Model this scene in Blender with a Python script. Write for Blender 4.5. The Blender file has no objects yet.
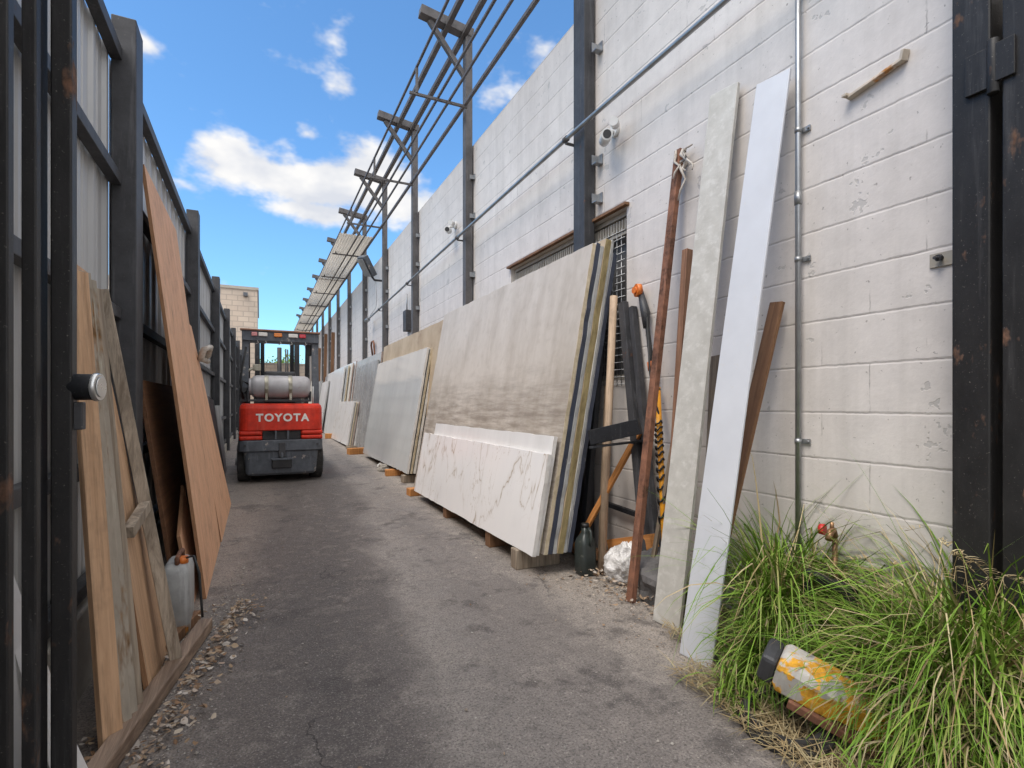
import bpy, bmesh, math, random
from mathutils import Vector, Matrix, Euler, noise
random.seed(7)
R = math.radians
PI = math.pi
S = bpy.context.scene
COL = S.collection
H = 1.12                                   # eye height
FPX = 524.0
TH = math.atan(252 / FPX)                  # the lens looks this far to the right of the alley's axis

# ------------------------------------------------------------------ camera
cd = bpy.data.cameras.new('camera'); cam = bpy.data.objects.new('camera', cd); COL.objects.link(cam)
cam.location = (0, 0, H); cam.rotation_euler = (R(90), 0, -TH)
cd.sensor_width = 36; cd.lens = 36 * FPX / 1024; cd.shift_y = 20 / 1024
cd.clip_start = 0.05; cd.clip_end = 500
S.camera = cam
S.cycles.use_adaptive_sampling = True; S.cycles.adaptive_threshold = .02; S.cycles.max_bounces = 5; S.cycles.diffuse_bounces = 3; S.cycles.glossy_bounces = 2; S.cycles.transparent_max_bounces = 4

# ------------------------------------------------------------------ sky
W = bpy.data.worlds.new('World'); S.world = W; W.use_nodes = True; W.cycles.sampling_method = 'MANUAL'; W.cycles.sample_map_resolution = 512
SUN_EL, SUN_AZ = 58, 250                   # azimuth clockwise from +Y
def build_sky():
    nt = W.node_tree; nt.nodes.clear(); N = nt.nodes.new; L = nt.links.new
    out = N('ShaderNodeOutputWorld'); bg = N('ShaderNodeBackground'); bg.inputs[1].default_value = 0.15
    sky = N('ShaderNodeTexSky'); sky.sky_type = 'NISHITA'; sky.sun_disc = False
    sky.sun_elevation = R(SUN_EL); sky.sun_rotation = R(SUN_AZ)
    sky.air_density = 1.0; sky.dust_density = 0.4; sky.ozone_density = 1.8
    tint = N('ShaderNodeMixRGB'); tint.blend_type = 'MULTIPLY'; tint.inputs[0].default_value = 1
    tint.inputs[2].default_value = (0.70, 1.04, 1.24, 1); L(sky.outputs[0], tint.inputs[1])
    tc = N('ShaderNodeTexCoord')
    def math_(op, a, b=None, clamp=False):
        m = N('ShaderNodeMath'); m.operation = op; m.use_clamp = clamp
        for i, v in enumerate((a, b)):
            if v is None: continue
            if isinstance(v, (int, float)): m.inputs[i].default_value = v
            else: L(v, m.inputs[i])
        return m.outputs[0]
    def dirn(u, v):
        a = (u - 512) / FPX; b = (404 - v) / FPX
        return Vector((math.cos(TH) * a + math.sin(TH), math.cos(TH) - math.sin(TH) * a, b)).normalized()
    mp = N('ShaderNodeMapping'); mp.inputs['Scale'].default_value = (1, 1, 1.7); L(tc.outputs['Generated'], mp.inputs[0])
    nz = N('ShaderNodeTexNoise'); nz.inputs['Scale'].default_value = 5.5; nz.inputs['Detail'].default_value = 5
    nz.inputs['Roughness'].default_value = 0.60; L(mp.outputs[0], nz.inputs[0])
    nz2 = N('ShaderNodeTexNoise'); nz2.inputs['Scale'].default_value = 13; nz2.inputs['Detail'].default_value = 3
    L(mp.outputs[0], nz2.inputs[0])
    # bodies of cloud: centre direction, half-width, half-height, strength
    blobs = [((250, 168), .14, .050, .9), ((305, 180), .17, .062, 1.0), ((370, 178), .12, .078, .95), ((225, 148), .09, .04, .8), ((315, 212), .15, .03, .8), ((410, 208), .08, .06, .8),
             ((205, 200), .08, .035, .5), ((140, 38), .06, .035, .75), ((343, 24), .065, .05, .22), ((346, 88), .035, .02, .45), ((308, 134), .03, .016, .5),
             ((490, 98), .08, .045, .35), ((545, 50), .04, .06, .4), ((190, 285), .10, .02, .3), ((262, 275), .03, .015, .3)]
    tot = None
    for (c, rx, rz, st) in blobs:
        d = dirn(*c)
        s = N('ShaderNodeVectorMath'); s.operation = 'SUBTRACT'; L(tc.outputs['Generated'], s.inputs[0]); s.inputs[1].default_value = d
        k = N('ShaderNodeVectorMath'); k.operation = 'MULTIPLY'; L(s.outputs[0], k.inputs[0]); k.inputs[1].default_value = (1 / rx, 1 / rx, 1 / rz)
        l = N('ShaderNodeVectorMath'); l.operation = 'LENGTH'; L(k.outputs[0], l.inputs[0])
        m = math_('MULTIPLY', math_('SUBTRACT', 1.0, l.outputs['Value']), st)
        m = math_('MAXIMUM', m, -1.0)
        tot = m if tot is None else math_('MAXIMUM', tot, m)
    # sparse clouds ahead; unseen cover overhead and behind is added for soft neutral light
    nz3 = N('ShaderNodeTexNoise'); nz3.inputs['Scale'].default_value = 2.2; nz3.inputs['Detail'].default_value = 3; L(mp.outputs[0], nz3.inputs[0])
    sy = N('ShaderNodeSeparateXYZ'); L(tc.outputs['Generated'], sy.inputs[0])
    behind = math_('MULTIPLY', math_('SUBTRACT', 0.2, sy.outputs['Y'], True), 2.5, True)
    high = math_('MULTIPLY', math_('SUBTRACT', sy.outputs['Z'], 0.62, True), 6.0, True)
    behind = math_('MAXIMUM', behind, high)
    sc = math_('ADD', math_('MULTIPLY', math_('SUBTRACT', nz3.outputs[0], 0.52), 3.0), math_('SUBTRACT', math_('MULTIPLY', behind, 2.3), 1.2))
    tot = math_('MAXIMUM', tot, sc)
    dens = math_('ADD', tot, math_('MULTIPLY', math_('SUBTRACT', nz.outputs[0], 0.5), 2.7))
    dens = math_('ADD', dens, math_('MULTIPLY', math_('SUBTRACT', nz2.outputs[0], 0.5), 0.8))
    mr = N('ShaderNodeMapRange'); mr.interpolation_type = 'SMOOTHSTEP'
    mr.inputs['From Min'].default_value = 0.20; mr.inputs['From Max'].default_value = 0.72; L(dens, mr.inputs['Value'])
    cc = N('ShaderNodeValToRGB'); cc.color_ramp.elements[0].position = .35; cc.color_ramp.elements[1].position = .62
    cc.color_ramp.elements[0].color = (3.6, 3.75, 4.1, 1); cc.color_ramp.elements[1].color = (4.9, 4.85, 4.8, 1); L(nz2.outputs[0], cc.inputs[0])
    br = N('ShaderNodeVectorMath'); br.operation = 'SCALE'; L(cc.outputs[0], br.inputs[0]); L(math_('ADD', 1.0, math_('MULTIPLY', behind, 0.9)), br.inputs['Scale'])  # the added out-of-view cloud is made brighter to light the alley
    mx = N('ShaderNodeMixRGB'); L(mr.outputs[0], mx.inputs[0]); L(tint.outputs[0], mx.inputs[1]); L(br.outputs[0], mx.inputs[2])
    L(mx.outputs[0], bg.inputs[0]); L(bg.outputs[0], out.inputs[0])
build_sky()
sd = bpy.data.lights.new('sun', 'SUN'); sun = bpy.data.objects.new('sun', sd); COL.objects.link(sun)
sd.energy = 2.0; sd.angle = R(30); sd.color = (1, .925, .84)
az = R(SUN_AZ); el = R(SUN_EL)
sdir = Vector((math.sin(az) * math.cos(el), math.cos(az) * math.cos(el), math.sin(el)))
sun.rotation_euler = sdir.to_track_quat('Z', 'Y').to_euler(); sun.location = (0, 0, 30)
vs = S.view_settings; vs.view_transform = 'Standard'; vs.look = 'None'; vs.gamma = 1; vs.exposure = 0.45; vs.use_curve_mapping = False

# ------------------------------------------------------------------ helpers
def gz(y): return max(0.0, .018 * (y - 3))
def V(*a): return Vector(a)
ORG = {}
class MB:
    def __init__(s): s.bm = bmesh.new(); s.mi = 0
    def _new(s, faces):
        for f in faces: f.material_index = s.mi
    def box(s, c, d, rot=None, top=None):
        """box centred on c with size d; top scales the upper face"""
        M = Matrix.Translation(c) @ (rot.to_matrix().to_4x4() if rot else Matrix())
        vs_ = []
        for z in (-.5, .5):
            k = top if (top and z > 0) else (1, 1)
            for x, y in ((-.5, -.5), (.5, -.5), (.5, .5), (-.5, .5)):
                vs_.append(s.bm.verts.new(M @ Vector((x * d[0] * k[0], y * d[1] * k[1], z * d[2]))))
        fs = [s.bm.faces.new([vs_[i] for i in q]) for q in ((3, 2, 1, 0), (4, 5, 6, 7), (0, 1, 5, 4), (1, 2, 6, 5), (2, 3, 7, 6), (3, 0, 4, 7))]
        s._new(fs); return s
    def beam(s, a, b, w, h, up=(0, 0, 1), taper=1):
        """rectangular bar from a to b"""
        a = Vector(a); b = Vector(b); t = (b - a).normalized(); up = Vector(up)
        if abs(t.dot(up)) > .98: up = Vector((0, 1, 0))
        x = t.cross(up).normalized(); y = x.cross(t).normalized()
        vs_ = []
        for p, k in ((a, 1), (b, taper)):
            for i, j in ((-1, -1), (1, -1), (1, 1), (-1, 1)): vs_.append(s.bm.verts.new(p + x * (i * w / 2 * k) + y * (j * h / 2 * k)))
        fs = [s.bm.faces.new([vs_[i] for i in q]) for q in ((3, 2, 1, 0), (4, 5, 6, 7), (0, 1, 5, 4), (1, 2, 6, 5), (2, 3, 7, 6), (3, 0, 4, 7))]
        s._new(fs); return s
    def tube(s, pts, r, seg=12, cap=True):
        """round tube through points; r a number or one per point"""
        pts = [Vector(p) for p in pts]; rs = r if isinstance(r, (list, tuple)) else [r] * len(pts)
        rings = []; prev = None
        for i, p in enumerate(pts):
            t = (pts[min(i + 1, len(pts) - 1)] - pts[max(i - 1, 0)]).normalized()
            if prev is None:
                x = t.cross(Vector((0, 0, 1)) if abs(t.z) < .95 else Vector((0, 1, 0))).normalized()
            else: x = (prev - t * prev.dot(t)).normalized()
            prev = x; y = t.cross(x)
            rings.append([s.bm.verts.new(p + (x * math.cos(2 * PI * k / seg) + y * math.sin(2 * PI * k / seg)) * rs[i]) for k in range(seg)])
        fs = []
        for A, B in zip(rings, rings[1:]):
            for k in range(seg):
                f = s.bm.faces.new((A[k], A[(k + 1) % seg], B[(k + 1) % seg], B[k])); f.smooth = True; fs.append(f)
        if cap: fs.append(s.bm.faces.new(rings[0][::-1])); fs.append(s.bm.faces.new(rings[-1]))
        s._new(fs); return s
    def prism(s, pts, ax, a, b):
        """outline in the plane across axis ax, extruded from a to b"""
        def mk(p, t):
            q = list(p); q.insert(ax, t); return s.bm.verts.new(q)
        A = [mk(p, a) for p in pts]; B = [mk(p, b) for p in pts]
        n = len(pts); fs = [s.bm.faces.new(A), s.bm.faces.new(B[::-1])]
        for i in range(n): fs.append(s.bm.faces.new((A[i], B[i], B[(i + 1) % n], A[(i + 1) % n])))
        s._new(fs); return s
    def loft(s, loops, smooth=False):
        rs = [[s.bm.verts.new(p) for p in lp] for lp in loops]; n = len(rs[0]); fs = []
        for A, B in zip(rs, rs[1:]):
            for k in range(n):
                f = s.bm.faces.new((A[k], A[(k + 1) % n], B[(k + 1) % n], B[k])); f.smooth = smooth; fs.append(f)
        fs.append(s.bm.faces.new(rs[0][::-1])); fs.append(s.bm.faces.new(rs[-1]))
        s._new(fs); return s
    def quad(s, *p):
        f = s.bm.faces.new([s.bm.verts.new(q) for q in p]); s._new([f]); return s
    def build(s, name, mats, parent=None, origin=None, bevel=0, local=False, keep=False):
        bmesh.ops.recalc_face_normals(s.bm, faces=s.bm.faces)
        if local: o3 = Vector((0, 0, 0)); loc = o3
        elif parent is not None: o3 = ORG[parent]; loc = Vector((0, 0, 0))
        else: o3 = Vector(origin if origin is not None else (0, 0, 0)); loc = o3
        if o3.length: bmesh.ops.translate(s.bm, verts=s.bm.verts, vec=-o3)
        me = bpy.data.meshes.new(name); s.bm.to_mesh(me); s.bm.free()
        o = bpy.data.objects.new(name, me); COL.objects.link(o)
        for m in (mats if isinstance(mats, (list, tuple)) else [mats]): me.materials.append(m)
        if parent is not None: o.parent = parent
        o.location = loc; ORG[o] = o3
        if bevel:
            b = o.modifiers.new('edge', 'BEVEL'); b.width = bevel; b.segments = 2; b.limit_method = 'ANGLE'; b.angle_limit = R(40)
        return o
def tag(o, label=None, cat=None, group=None, kind=None):
    if label: o['label'] = label
    if cat: o['category'] = cat
    if group: o['group'] = group
    if kind or label: o['kind'] = kind or 'thing'
    return o
def thing(name, label, cat, loc, group=None, rot=None):
    o = bpy.data.objects.new(name, None); COL.objects.link(o); o.location = loc; o.empty_display_size = .1
    if rot: o.rotation_euler = rot
    ORG[o] = Vector(loc); return tag(o, label, cat, group)
def copy_tree(o, loc, label=None, parent=None):
    c = o.copy(); COL.objects.link(c)
    if parent is None:
        c.location = loc
        if label: c['label'] = label
    else: c.parent = parent
    for ch in [q for q in bpy.data.objects if q.parent == o and q != c]: copy_tree(ch, None, None, c)
    return c
def rrect(x0, x1, y0, y1, z, r, n=5):
    pts = []
    for cx, cy, a in ((x1 - r, y1 - r, 0), (x0 + r, y1 - r, 90), (x0 + r, y0 + r, 180), (x1 - r, y0 + r, 270)):
        for k in range(n + 1):
            t = R(a + 90 * k / n); pts.append(Vector((cx + r * math.cos(t), cy + r * math.sin(t), z)))
    return pts

# ------------------------------------------------------------------ materials
class NT:
    def __init__(s, name):
        s.m = bpy.data.materials.new(name); s.m.use_nodes = True; s.nt = s.m.node_tree
        s.b = s.nt.nodes['Principled BSDF']; s.tc = s.nt.nodes.new('ShaderNodeTexCoord'); s.co = s.tc.outputs['Object']
    def N(s, t): return s.nt.nodes.new('ShaderNode' + t)
    def L(s, a, b): s.nt.links.new(a, b)
    def put(s, sock, v):
        if v is None: return
        if hasattr(v, 'node') or hasattr(v, 'links'): s.L(v, sock)
        elif isinstance(v, (tuple, list)): sock.default_value = (*v, 1) if len(v) == 3 and sock.type == 'RGBA' else v
        else: sock.default_value = v
    def map(s, scale=(1, 1, 1), rot=(0, 0, 0), loc=(0, 0, 0)):
        m = s.N('Mapping'); s.L(s.co, m.inputs[0]); m.inputs['Scale'].default_value = scale; m.inputs['Rotation'].default_value = rot; m.inputs['Location'].default_value = loc
        return m.outputs[0]
    def noise(s, scale, detail=5, rough=.55, co=None, dist=0):
        n = s.N('TexNoise'); s.L(co or s.co, n.inputs[0]); n.inputs['Scale'].default_value = scale; n.inputs['Detail'].default_value = min(detail, 4.5)
        n.inputs['Roughness'].default_value = rough; n.inputs['Distortion'].default_value = dist; return n.outputs[0]
    def ramp(s, fac, *st):
        r = s.N('ValToRGB'); e = r.color_ramp.elements
        while len(e) < len(st): e.new(.5)
        for i, (p, c) in enumerate(st):
            e[i].position = p; c = (c, c, c) if isinstance(c, (int, float)) else c; e[i].color = (*c, 1)
        s.L(fac, r.inputs[0]); return r.outputs[0]
    def mix(s, fac, a, b, mode='MIX'):
        m = s.N('MixRGB'); m.blend_type = mode; s.put(m.inputs[0], fac); s.put(m.inputs[1], a); s.put(m.inputs[2], b); return m.outputs[0]
    def mth(s, op, a, b=None, clamp=False):
        m = s.N('Math'); m.operation = op; m.use_clamp = clamp; s.put(m.inputs[0], a); s.put(m.inputs[1], b); return m.outputs[0]
    def bump(s, h, strength=.3, dist=.01, prev=None):
        b = s.N('Bump'); s.L(h, b.inputs['Height']); b.inputs['Strength'].default_value = strength; b.inputs['Distance'].default_value = dist
        if prev: s.L(prev, b.inputs['Normal'])
        return b.outputs[0]
    def done(s, col=None, rough=None, nrm=None, metal=None, spec=None, coat=None):
        s.put(s.b.inputs['Base Color'], col); s.put(s.b.inputs['Roughness'], rough); s.put(s.b.inputs['Metallic'], metal)
        s.put(s.b.inputs['Specular IOR Level'], spec); s.put(s.b.inputs['Coat Weight'], coat)
        if nrm: s.L(nrm, s.b.inputs['Normal'])
        return s.m
def plain(name, c1, c2=None, scale=8, rough=.6, bump=.15, metal=0, stretch=(1, 1, 1), spots=None, spot_scale=14, spot_at=(.60, .68), bd=.004, spec=.5):
    t = NT(name); c2 = c2 or tuple(x * .7 for x in c1); co = t.map(stretch)
    n = t.noise(scale, 6, .6, co); col = t.ramp(n, (.3, c2), (.7, c1))
    if spots:
        n2 = t.noise(spot_scale, 7, .65); col = t.mix(t.ramp(n2, (spot_at[0], 0.), (spot_at[1], 1.)), col, spots)
    rr = t.ramp(n, (.3, min(1, rough + .12)), (.7, max(0, rough - .08)))
    return t.done(col, rr, t.bump(t.noise(scale * 6, 4, .6, co), bump, bd), metal, spec)

def m_wall():
    t = NT('painted_block'); sep = t.N('SeparateXYZ'); t.L(t.co, sep.inputs[0])
    wob = t.noise(3.0, 3)
    z = t.mth('ADD', sep.outputs['Z'], t.mth('MULTIPLY', t.mth('SUBTRACT', t.noise(28, 3), .5), .007))
    y = t.mth('ADD', sep.outputs['Y'], t.mth('MULTIPLY', t.mth('SUBTRACT', t.noise(33, 3), .5), .010))
    zz = t.mth('SUBTRACT', z, .0662); yy = t.mth('SUBTRACT', y, 1.296)
    fz = t.mth('FRACT', t.mth('ADD', t.mth('DIVIDE', zz, .2032), 40))
    dz = t.mth('MULTIPLY', t.mth('MINIMUM', fz, t.mth('SUBTRACT', 1, fz)), .2032)
    row = t.mth('FLOOR', t.mth('DIVIDE', zz, .2032)); par = t.mth('MODULO', t.mth('ADD', row, 41), 2)
    fy = t.mth('FRACT', t.mth('ADD', t.mth('ADD', t.mth('DIVIDE', yy, .4064), 40), t.mth('MULTIPLY', par, .5)))
    dy = t.mth('MULTIPLY', t.mth('MINIMUM', fy, t.mth('SUBTRACT', 1, fy)), .4064)
    lz = t.ramp(dz, (0.0012, 1.), (0.0036, 0.))          # the bed joints, hairline cracks in the paint
    lzw = t.ramp(dz, (0.001, 1.), (0.008, 0.))
    ly = t.ramp(dy, (0.001, 1.), (0.0035, 0.)); lyw = t.ramp(dy, (0.002, 1.), (0.012, 0.))
    brk = t.ramp(t.noise(5, 6, .7), (.38, .12), (.60, 1.)); brk2 = t.ramp(t.noise(3.4, 7, .7), (.52, 0.), (.64, 1.))
    n1 = t.noise(.9, 6, .6); n2 = t.noise(7, 8, .68); n3 = t.noise(60, 4, .6)
    col = t.ramp(n1, (.3, (.575, .53, .495)), (.7, (.665, .62, .585)))
    col = t.mix(.30, col, t.ramp(n2, (.35, (.50, .475, .455)), (.6, (.71, .67, .635))))
    # vertical rain streaks and grime rising from the foot
    st = t.noise(1.0, 7, .65, t.map((1, 7, .45))); col = t.mix(t.mth('MULTIPLY', t.ramp(st, (.48, 0.), (.70, 1.)), .32), col, (.40, .37, .34))
    low = t.mth('MULTIPLY', t.mth('SUBTRACT', 1.0, t.mth('DIVIDE', sep.outputs['Z'], .9), True), t.ramp(n2, (.4, 0.), (.62, 1.)))
    col = t.mix(t.mth('MULTIPLY', low, .6), col, (.36, .32, .28))
    # flaked patches showing grey block
    fl = t.ramp(t.noise(4.3, 8, .72), (.635, 0.), (.65, 1.)); col = t.mix(t.mth('MULTIPLY', fl, .75), col, (.44, .42, .40))
    sp = t.ramp(t.noise(38, 4, .6), (.665, 0.), (.70, 1.)); col = t.mix(t.mth('MULTIPLY', sp, .7), col, (.22, .2, .18))
    line = t.mth('MAXIMUM', t.mth('MULTIPLY', lz, brk), t.mth('MULTIPLY', ly, t.mth('MULTIPLY', brk2, .8)))
    col = t.mix(t.mth('MULTIPLY', line, .85), col, (.15, .13, .12))
    h = t.mth('SUBTRACT', t.mth('ADD', t.mth('MULTIPLY', n3, .22), t.mth('MULTIPLY', n2, .5)),
              t.mth('ADD', t.mth('MULTIPLY', lzw, .55), t.mth('ADD', t.mth('MULTIPLY', lyw, .06), t.mth('MULTIPLY', fl, .25))))
    return t.done(col, .62, t.bump(h, .55, .007), spec=.35)
def m_asphalt():
    t = NT('worn_asphalt'); sep = t.N('SeparateXYZ'); t.L(t.co, sep.inputs[0]); X = sep.outputs['X']
    n = t.noise(1.1, 6, .62); n2 = t.noise(6.5, 6, .72); fine = t.noise(110, 3, .75); vor = t.N('TexVoronoi'); t.L(t.co, vor.inputs[0]); vor.inputs['Scale'].default_value = 130
    lane = t.noise(1.0, 7, .6, t.map((1.9, .30, 1)))
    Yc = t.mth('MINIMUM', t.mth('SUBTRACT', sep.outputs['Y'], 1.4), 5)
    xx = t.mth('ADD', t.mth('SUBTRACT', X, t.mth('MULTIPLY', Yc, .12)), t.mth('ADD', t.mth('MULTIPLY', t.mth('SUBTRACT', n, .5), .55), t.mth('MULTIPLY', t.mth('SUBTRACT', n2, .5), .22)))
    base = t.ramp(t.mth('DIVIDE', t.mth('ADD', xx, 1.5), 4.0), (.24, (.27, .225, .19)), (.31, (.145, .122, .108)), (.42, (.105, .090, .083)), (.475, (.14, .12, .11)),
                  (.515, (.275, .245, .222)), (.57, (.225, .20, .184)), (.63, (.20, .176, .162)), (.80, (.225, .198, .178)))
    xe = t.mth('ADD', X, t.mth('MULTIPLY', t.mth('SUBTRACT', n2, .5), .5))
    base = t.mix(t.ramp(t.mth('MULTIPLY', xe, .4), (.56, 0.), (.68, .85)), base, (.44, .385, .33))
    base = t.mix(t.ramp(lane, (.45, 0.), (.68, .45)), base, (.10, .087, .082))
    col = t.mix(t.mth('MULTIPLY', t.ramp(n2, (.52, 0.), (.68, 1.)), .45), base, (.34, .30, .27))
    spot = t.noise(2.6, 4.5, .7); col = t.mix(t.mth('MULTIPLY', t.ramp(spot, (.56, 0.), (.64, 1.)), .6), col, (.055, .047, .045))
    col = t.mix(t.ramp(vor.outputs['Distance'], (.10, .5), (.40, 0.)), col, (.36, .33, .31))
    col = t.mix(t.ramp(fine, (.36, .75), (.52, 0.)), col, (.05, .045, .043))
    col = t.mix(t.ramp(t.noise(85, 2, .5), (.64, 0.), (.69, .45)), col, (.46, .42, .38))
    col = t.mix(t.ramp(t.noise(24, 5, .75), (.50, 0.), (.66, .40)), col, (.06, .053, .05))
    ck = t.N('TexVoronoi'); ck.feature = 'DISTANCE_TO_EDGE'; ck.inputs['Scale'].default_value = .9
    w = t.N('VectorMath'); w.operation = 'ADD'; t.L(t.co, w.inputs[0]); nn = t.N('TexNoise'); nn.inputs['Scale'].default_value = 3; nn.inputs['Detail'].default_value = 6; t.L(t.co, nn.inputs[0]); t.L(nn.outputs['Color'], w.inputs[1]); t.L(w.outputs[0], ck.inputs[0])
    crack = t.mth('MULTIPLY', t.ramp(ck.outputs[0], (.002, 1.), (.008, 0.)), t.ramp(t.noise(.8, 3), (.5, 0.), (.6, 1.)))
    col = t.mix(t.mth('MULTIPLY', crack, .75), col, (.03, .028, .028))
    h = t.mth('ADD', t.mth('MULTIPLY', vor.outputs['Distance'], -.5), t.mth('ADD', fine, t.mth('MULTIPLY', crack, -1.2)))
    nr = t.bump(h, .7, .004); nr = t.bump(n2, .5, .03, nr)
    return t.done(col, t.ramp(n2, (.3, .62), (.7, .9)), nr, spec=.4)
def m_ply(name, c1, c2, axis='Z', knots=True):
    t = NT(name); sc = {'Z': (9, 9, .55), 'Y': (9, .55, 9), 'X': (.55, 9, 9)}[axis]
    g = t.noise(1.6, 8, .72, t.map(tuple(x * 1.6 if x > 1 else x for x in sc)), 1.0); w = t.noise(1.3, 5, .6, t.map(tuple(x * .35 for x in sc)), 1.2)
    col = t.ramp(g, (.36, c2), (.64, c1)); col = t.mix(t.ramp(w, (.4, 0.), (.75, .5)), col, tuple(x * .72 for x in c1))
    if knots:
        k = t.N('TexVoronoi'); t.L(t.map(tuple(.6 + x * .14 for x in sc)), k.inputs[0]); k.inputs['Scale'].default_value = 2.3
        col = t.mix(t.ramp(k.outputs['Distance'], (.03, .8), (.11, 0.)), col, tuple(x * .30 for x in c1))
    col = t.mix(t.mth('MULTIPLY', t.ramp(t.noise(5, 6, .72), (.50, 0.), (.70, 1.)), .55), col, tuple(x * .45 for x in c1))
    fib = t.noise(9, 4, .7, t.map(sc)); col = t.mix(t.ramp(fib, (.48, 0.), (.66, .6)), col, tuple(x * .42 for x in c1))
    return t.done(col, .66, t.bump(t.mth('ADD', g, fib), .55, .004), spec=.3)
def m_marble(name, base, vein, scale=2.2, rough=.18, amount=1.0, cloud=None, dirt=.25):
    t = NT(name); co = t.map((1, 1.5, .55), rot=(R(-32), 0, 0))
    a = t.noise(scale * 1.1, 3, .5, co); n = t.noise(scale, 5, .52, co, .25)
    d = t.mth('ABSOLUTE', t.mth('SUBTRACT', n, .5)); v1 = t.mth('ADD', t.ramp(d, (.001, .85), (.0065, 0.)), t.ramp(d, (.0, .28), (.030, 0.)), True)
    n2 = t.noise(scale * 2.3, 5, .55, co, .4); d2 = t.mth('ABSOLUTE', t.mth('SUBTRACT', n2, .5)); v2 = t.ramp(d2, (.001, .55), (.007, 0.))
    gate = t.ramp(a, (.40, 0.), (.54, 1.))
    col = t.mix(t.ramp(t.noise(scale * .6, 6, .6, co), (.35, 0.), (.7, 1.)), base, cloud or tuple(x * .86 for x in base))
    col = t.mix(t.mth('MULTIPLY', t.mth('MULTIPLY', t.mth('MAXIMUM', v1, v2), gate), amount), col, vein)
    col = t.mix(t.mth('MULTIPLY', t.ramp(t.noise(5, 8, .7), (.55, 0.), (.75, 1.)), dirt), col, (.36, .32, .28))
    return t.done(col, t.ramp(t.noise(3, 3), (.3, rough + .05), (.7, rough)), None, spec=.5)
def m_traver():
    t = NT('weathered_slab'); sep = t.N('SeparateXYZ'); t.L(t.co, sep.inputs[0])
    n = t.noise(1.5, 8, .65, t.map((1, 1.2, .8))); st = t.noise(1.6, 9, .66, t.map((1, 3.5, .8), rot=(R(-4), 0, 0))); n4 = t.noise(9, 8, .72)
    col = t.ramp(n, (.30, (.40, .35, .29)), (.62, (.53, .48, .42)))
    col = t.mix(t.mth('MULTIPLY', t.ramp(st, (.42, 0.), (.66, 1.)), .55), col, (.60, .55, .49))
    col = t.mix(t.mth('MULTIPLY', t.ramp(n4, (.5, 0.), (.7, 1.)), .3), col, (.32, .27, .21))
    # damp band low on the sheet, breaking up in horizontal smears
    zf = t.mth('ADD', sep.outputs['Z'], t.mth('MULTIPLY', t.mth('SUBTRACT', t.noise(2.2, 7, .65, t.map((1, .8, 3))), .5), .55))
    band = t.ramp(t.mth('DIVIDE', zf, 2.2), (.36, .9), (.40, 1.), (.50, .55), (.60, 0.))
    sm = t.ramp(t.noise(2.5, 8, .7, t.map((1, 1.0, 9))), (.36, .15), (.62, 1.))
    col = t.mix(t.mth('MULTIPLY', t.mth('MULTIPLY', band, sm), .72), col, (.17, .135, .105))
    return t.done(col, .5, t.bump(n4, .2, .003), spec=.35)
def m_rust(name, paint, rust=(.20, .075, .035), at=(.55, .66), rough=.55, scale=6, metal=0.0, stretch=(1, 1, 1)):
    t = NT(name); co = t.map(stretch); n = t.noise(scale, 8, .68, co); f = t.ramp(n, (at[0], 0.), (at[1], 1.))
    pv = t.ramp(t.noise(scale * 1.7, 6, .65, co), (.3, tuple(x * .72 for x in paint)), (.7, tuple(min(1, x * 1.18) for x in paint)))
    rv = t.ramp(t.noise(scale * 5, 5, .6), (.3, tuple(x * .5 for x in rust)), (.7, tuple(x * 1.5 for x in rust)))
    col = t.mix(f, pv, rv); sc_ = t.ramp(t.noise(5, 4, .7, t.map((5, 5, .35))), (.56, 0.), (.74, .55)); col = t.mix(sc_, col, tuple(min(.6, x * 2.0 + .03) for x in paint))
    sp = t.ramp(t.noise(scale * 14, 4.5, .75), (.63, 0.), (.70, 1.)); col = t.mix(t.mth('MULTIPLY', sp, .38), col, (.36, .32, .29))
    return t.done(col, t.ramp(f, (0, min(.85, rough + .1)), (1, .9)), t.bump(t.mth('ADD', t.mth('MULTIPLY', f, .5), t.mth('MULTIPLY', t.noise(scale * 10, 3), .4)), .4, .003), metal, .28)
def m_litter(name, cols, rough=.75, tr=0):
    t = NT(name); g = t.N('NewGeometry'); n = len(cols)
    col = t.ramp(g.outputs['Random Per Island'], *[((i + .0) / max(1, n - 1), c) for i, c in enumerate(cols)])
    col = t.mix(.25, col, t.mix(t.noise(25, 3), (.02, .02, .01), col, 'MIX'))
    if tr: t.b.inputs['Transmission Weight'].default_value = 0
    return t.done(col, rough, None, spec=.3)

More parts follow.
